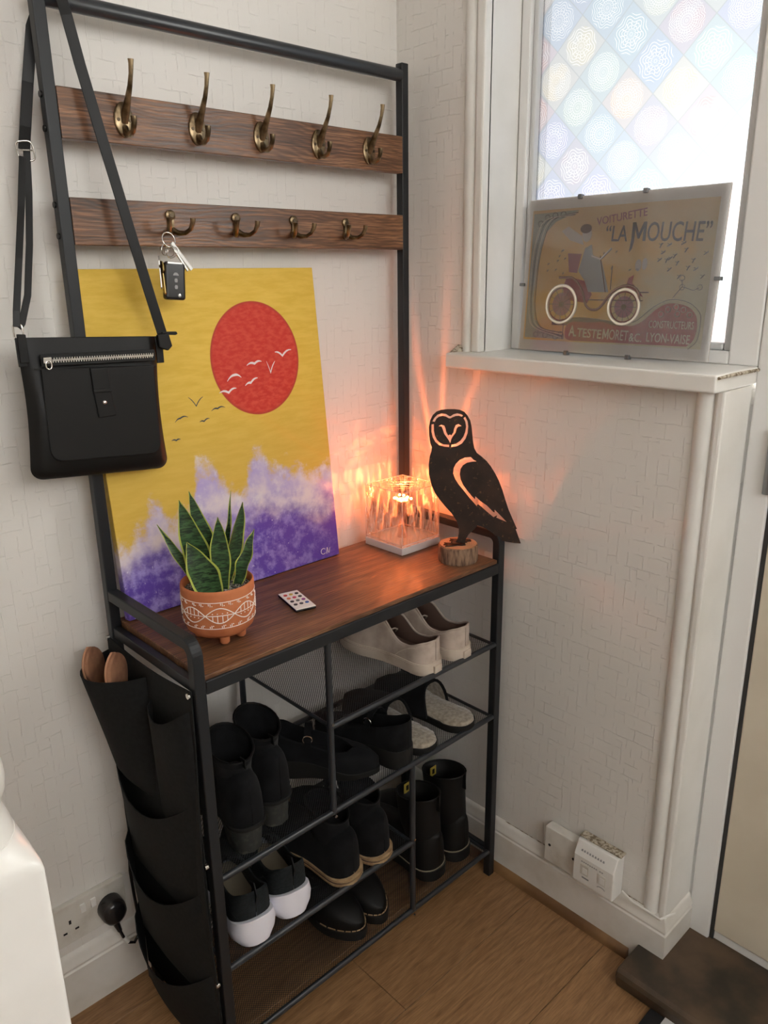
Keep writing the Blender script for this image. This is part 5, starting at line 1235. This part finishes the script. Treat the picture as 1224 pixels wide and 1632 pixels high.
for (cx, cz, rx, rz) in ((.0935, .089, .033, .0345), (.2265, .0865, .0305, .0305)):
    line(ell(cx, cz, rx, rz) + [(cx + rx, cz)], .0030, c_cream, 'wheel_tyre', 5); line(ell(cx, cz, rx * .86, rz * .86) + [(cx + rx * .86, cz)], .0009, c_red, 'wheel_rim', 5)
    flat(ell(cx, cz, rx * .62, rz * .62), 3, c_mauve, 'wheel_shade', prt); flat(ell(cx, cz, .005, .005, 12), 5, c_brown, 'wheel_hub', prt)
    for k in range(12): line([(cx, cz), (cx + rx * .85 * math.cos(k * PI / 6), cz + rz * .85 * math.sin(k * PI / 6))], .0004, c_line, 'spoke', 4)
rb = random.Random(5)
bees = [(.2845, .190), (.331, .181), (.304, .168), (.346, .164), (.365, .138), (.324, .138), (.29, .178), (.298, .165), (.312, .172), (.318, .160), (.338, .152), (.352, .150), (.305, .150), (.366, .175), (.30, .19), (.325, .192), (.285, .166)]
for (x, z) in bees + [(.075 + rb.uniform(-.02, .02), .16 + rb.uniform(-.02, .03)) for _ in range(9)] + [(.205 + rb.uniform(-.03, .06), .165 + rb.uniform(-.02, .02)) for _ in range(6)]:
    k = .0042 if x > .28 else .0024
    a = rb.uniform(.4, 1.2); line([(x - k * math.cos(a), z - k * math.sin(a)), (x + k * math.cos(a), z + k * math.sin(a))], k * .22, c_line, 'fly_mark', 4); line([(x - k * .9, z + k * .7), (x + k * .2, z + k * .2), (x + k * .9, z + k * .9)], k * .13, c_line, 'fly_mark', 4)
# banner and lettering
flat(arc([(.118, .0225), (.109, .027), (.107, .042), (.112, .053), (.130, .058), (.160, .057), (.182, .0595), (.210, .054), (.240, .0535), (.265, .062), (.290, .084), (.315, .0945), (.345, .090), (.362, .076), (.367, .055), (.363, .034), (.352, .0235)], 60), 3, c_red, 'banner', prt)
line(arc([(.102, .024), (.102, .045), (.112, .060), (.160, .064), (.210, .060), (.245, .060), (.285, .088), (.318, .101), (.352, .094), (.372, .070), (.370, .035), (.356, .0195)], 50), .0006, c_line, 'banner_outline', 4)
for (cx, cz) in ((.300, .076), (.312, .084), (.326, .088), (.340, .084), (.330, .077), (.352, .076)): line(ell(cx, cz, .0045, .0045, 14) + [(cx + .0045, cz)], .0008, c_white, 'banner_blossom', 5)
for (x0, z0, x1, z1) in ((.318, .104, .332, .122), (.332, .122, .352, .116), (.332, .122, .330, .134), (.352, .116, .362, .120)): line([(x0, z0), (x1, z1)], .0006, c_line, 'stem_line', 4)
for (cx, cz) in ((.330, .136), (.363, .121), (.332, .121)): line(ell(cx, cz, .0045, .0045, 14) + [(cx + .0045, cz)], .0005, c_line, 'blossom_line', 4)
fit_text('VOITURETTE', (.1545, .2285), (.2530, .2400), .0135, c_mauve, 4, .0002)
fit_text('\u201cLA', (.1745, .2005), (.2185, .1990), .027, c_navy, 4, .00012)
def letter_m(x, z, w_, h_, m, lay):
    flat([(x + a * w_, z + b * h_) for a, b in ((0, 0), (0, 1), (.22, 1), (.5, .40), (.78, 1), (1, 1), (1, 0), (.80, 0), (.80, .66), (.56, .14), (.44, .14), (.20, .66), (.20, 0))], lay, m, 'lettering', prt)
letter_m(.2270, .1983, .0270, .032, c_navy, 4)
fit_text('OUCHE\u201d', (.2560, .1975), (.3700, .1935), .032, c_navy, 4, .00012)
flat([(.2265, .199), (.2325, .199), (.2300, .186), (.2250, .180)], 4, c_navy, 'lettering_tail', prt)
fit_text('A.', (.1165, .0305), (.1330, .0300), .0205, c_cream, 6, .0004)
fit_text('TESTE', (.1350, .0300), (.1870, .0285), .0165, c_cream, 6, .0003)
letter_m(.1900, .0284, .0125, .0185, c_cream, 6)
fit_text('ORET', (.2035, .0281), (.2420, .0272), .0185, c_cream, 6, .0001)
fit_text('&C.', (.2440, .0270), (.2690, .0265), .0150, c_cream, 6, .0002)
fit_text('LYON-VAISE', (.2780, .0280), (.3580, .0270), .0160, c_cream, 6, .0003)
fit_text('CONSTRUCTEURS', (.2800, .0520), (.3620, .0520), .0130, c_cream, 6, .0002)
gm = mat('poster_glass', (1, 1, 1), .03); t = NT(gm); tr = t.n('ShaderNodeBsdfTransparent', Color=(.985, .985, .985, 1)); gl = t.n('ShaderNodeBsdfGlossy', Color=(1, 1, 1, 1), Roughness=.06); fr = t.n('ShaderNodeFresnel', IOR=1.5)
df = t.n('ShaderNodeBsdfDiffuse', Color=(.9, .9, .92, 1)); mv = t.n('ShaderNodeMixShader', i0=.09, i1=tr.outputs[0], i2=df.outputs[0])  # pale diffuse share paints reflected haze over the print
mx = t.n('ShaderNodeMixShader', i0=t.math('ADD', fr.outputs[0], .02), i1=mv.outputs[0], i2=gl.outputs[0]); t.t.links.new(mx.outputs[0], t.out.inputs[0])
MB().add([(.0, -.0036, .0), (PW, -.0036, .0), (PW, -.0036, PH), (0, -.0036, PH)], [(0, 1, 2, 3)]).build('glass_front', gm, ps)
for (x, z, dx, dz) in ((.114, .0, 0, -1), (.245, .0, 0, -1), (.114, PH, 0, 1), (.245, PH, 0, 1), (0, .125, -1, 0), (PW, .135, 1, 0)):
    MB().box((x - .004 - (.003 if dx else 0), -.0052, z - .003 - (.0 if dx else .002)), (x + .004, .0055, z + .003)).build('frame_clip', M['hinge'], ps, bevel=.0008)
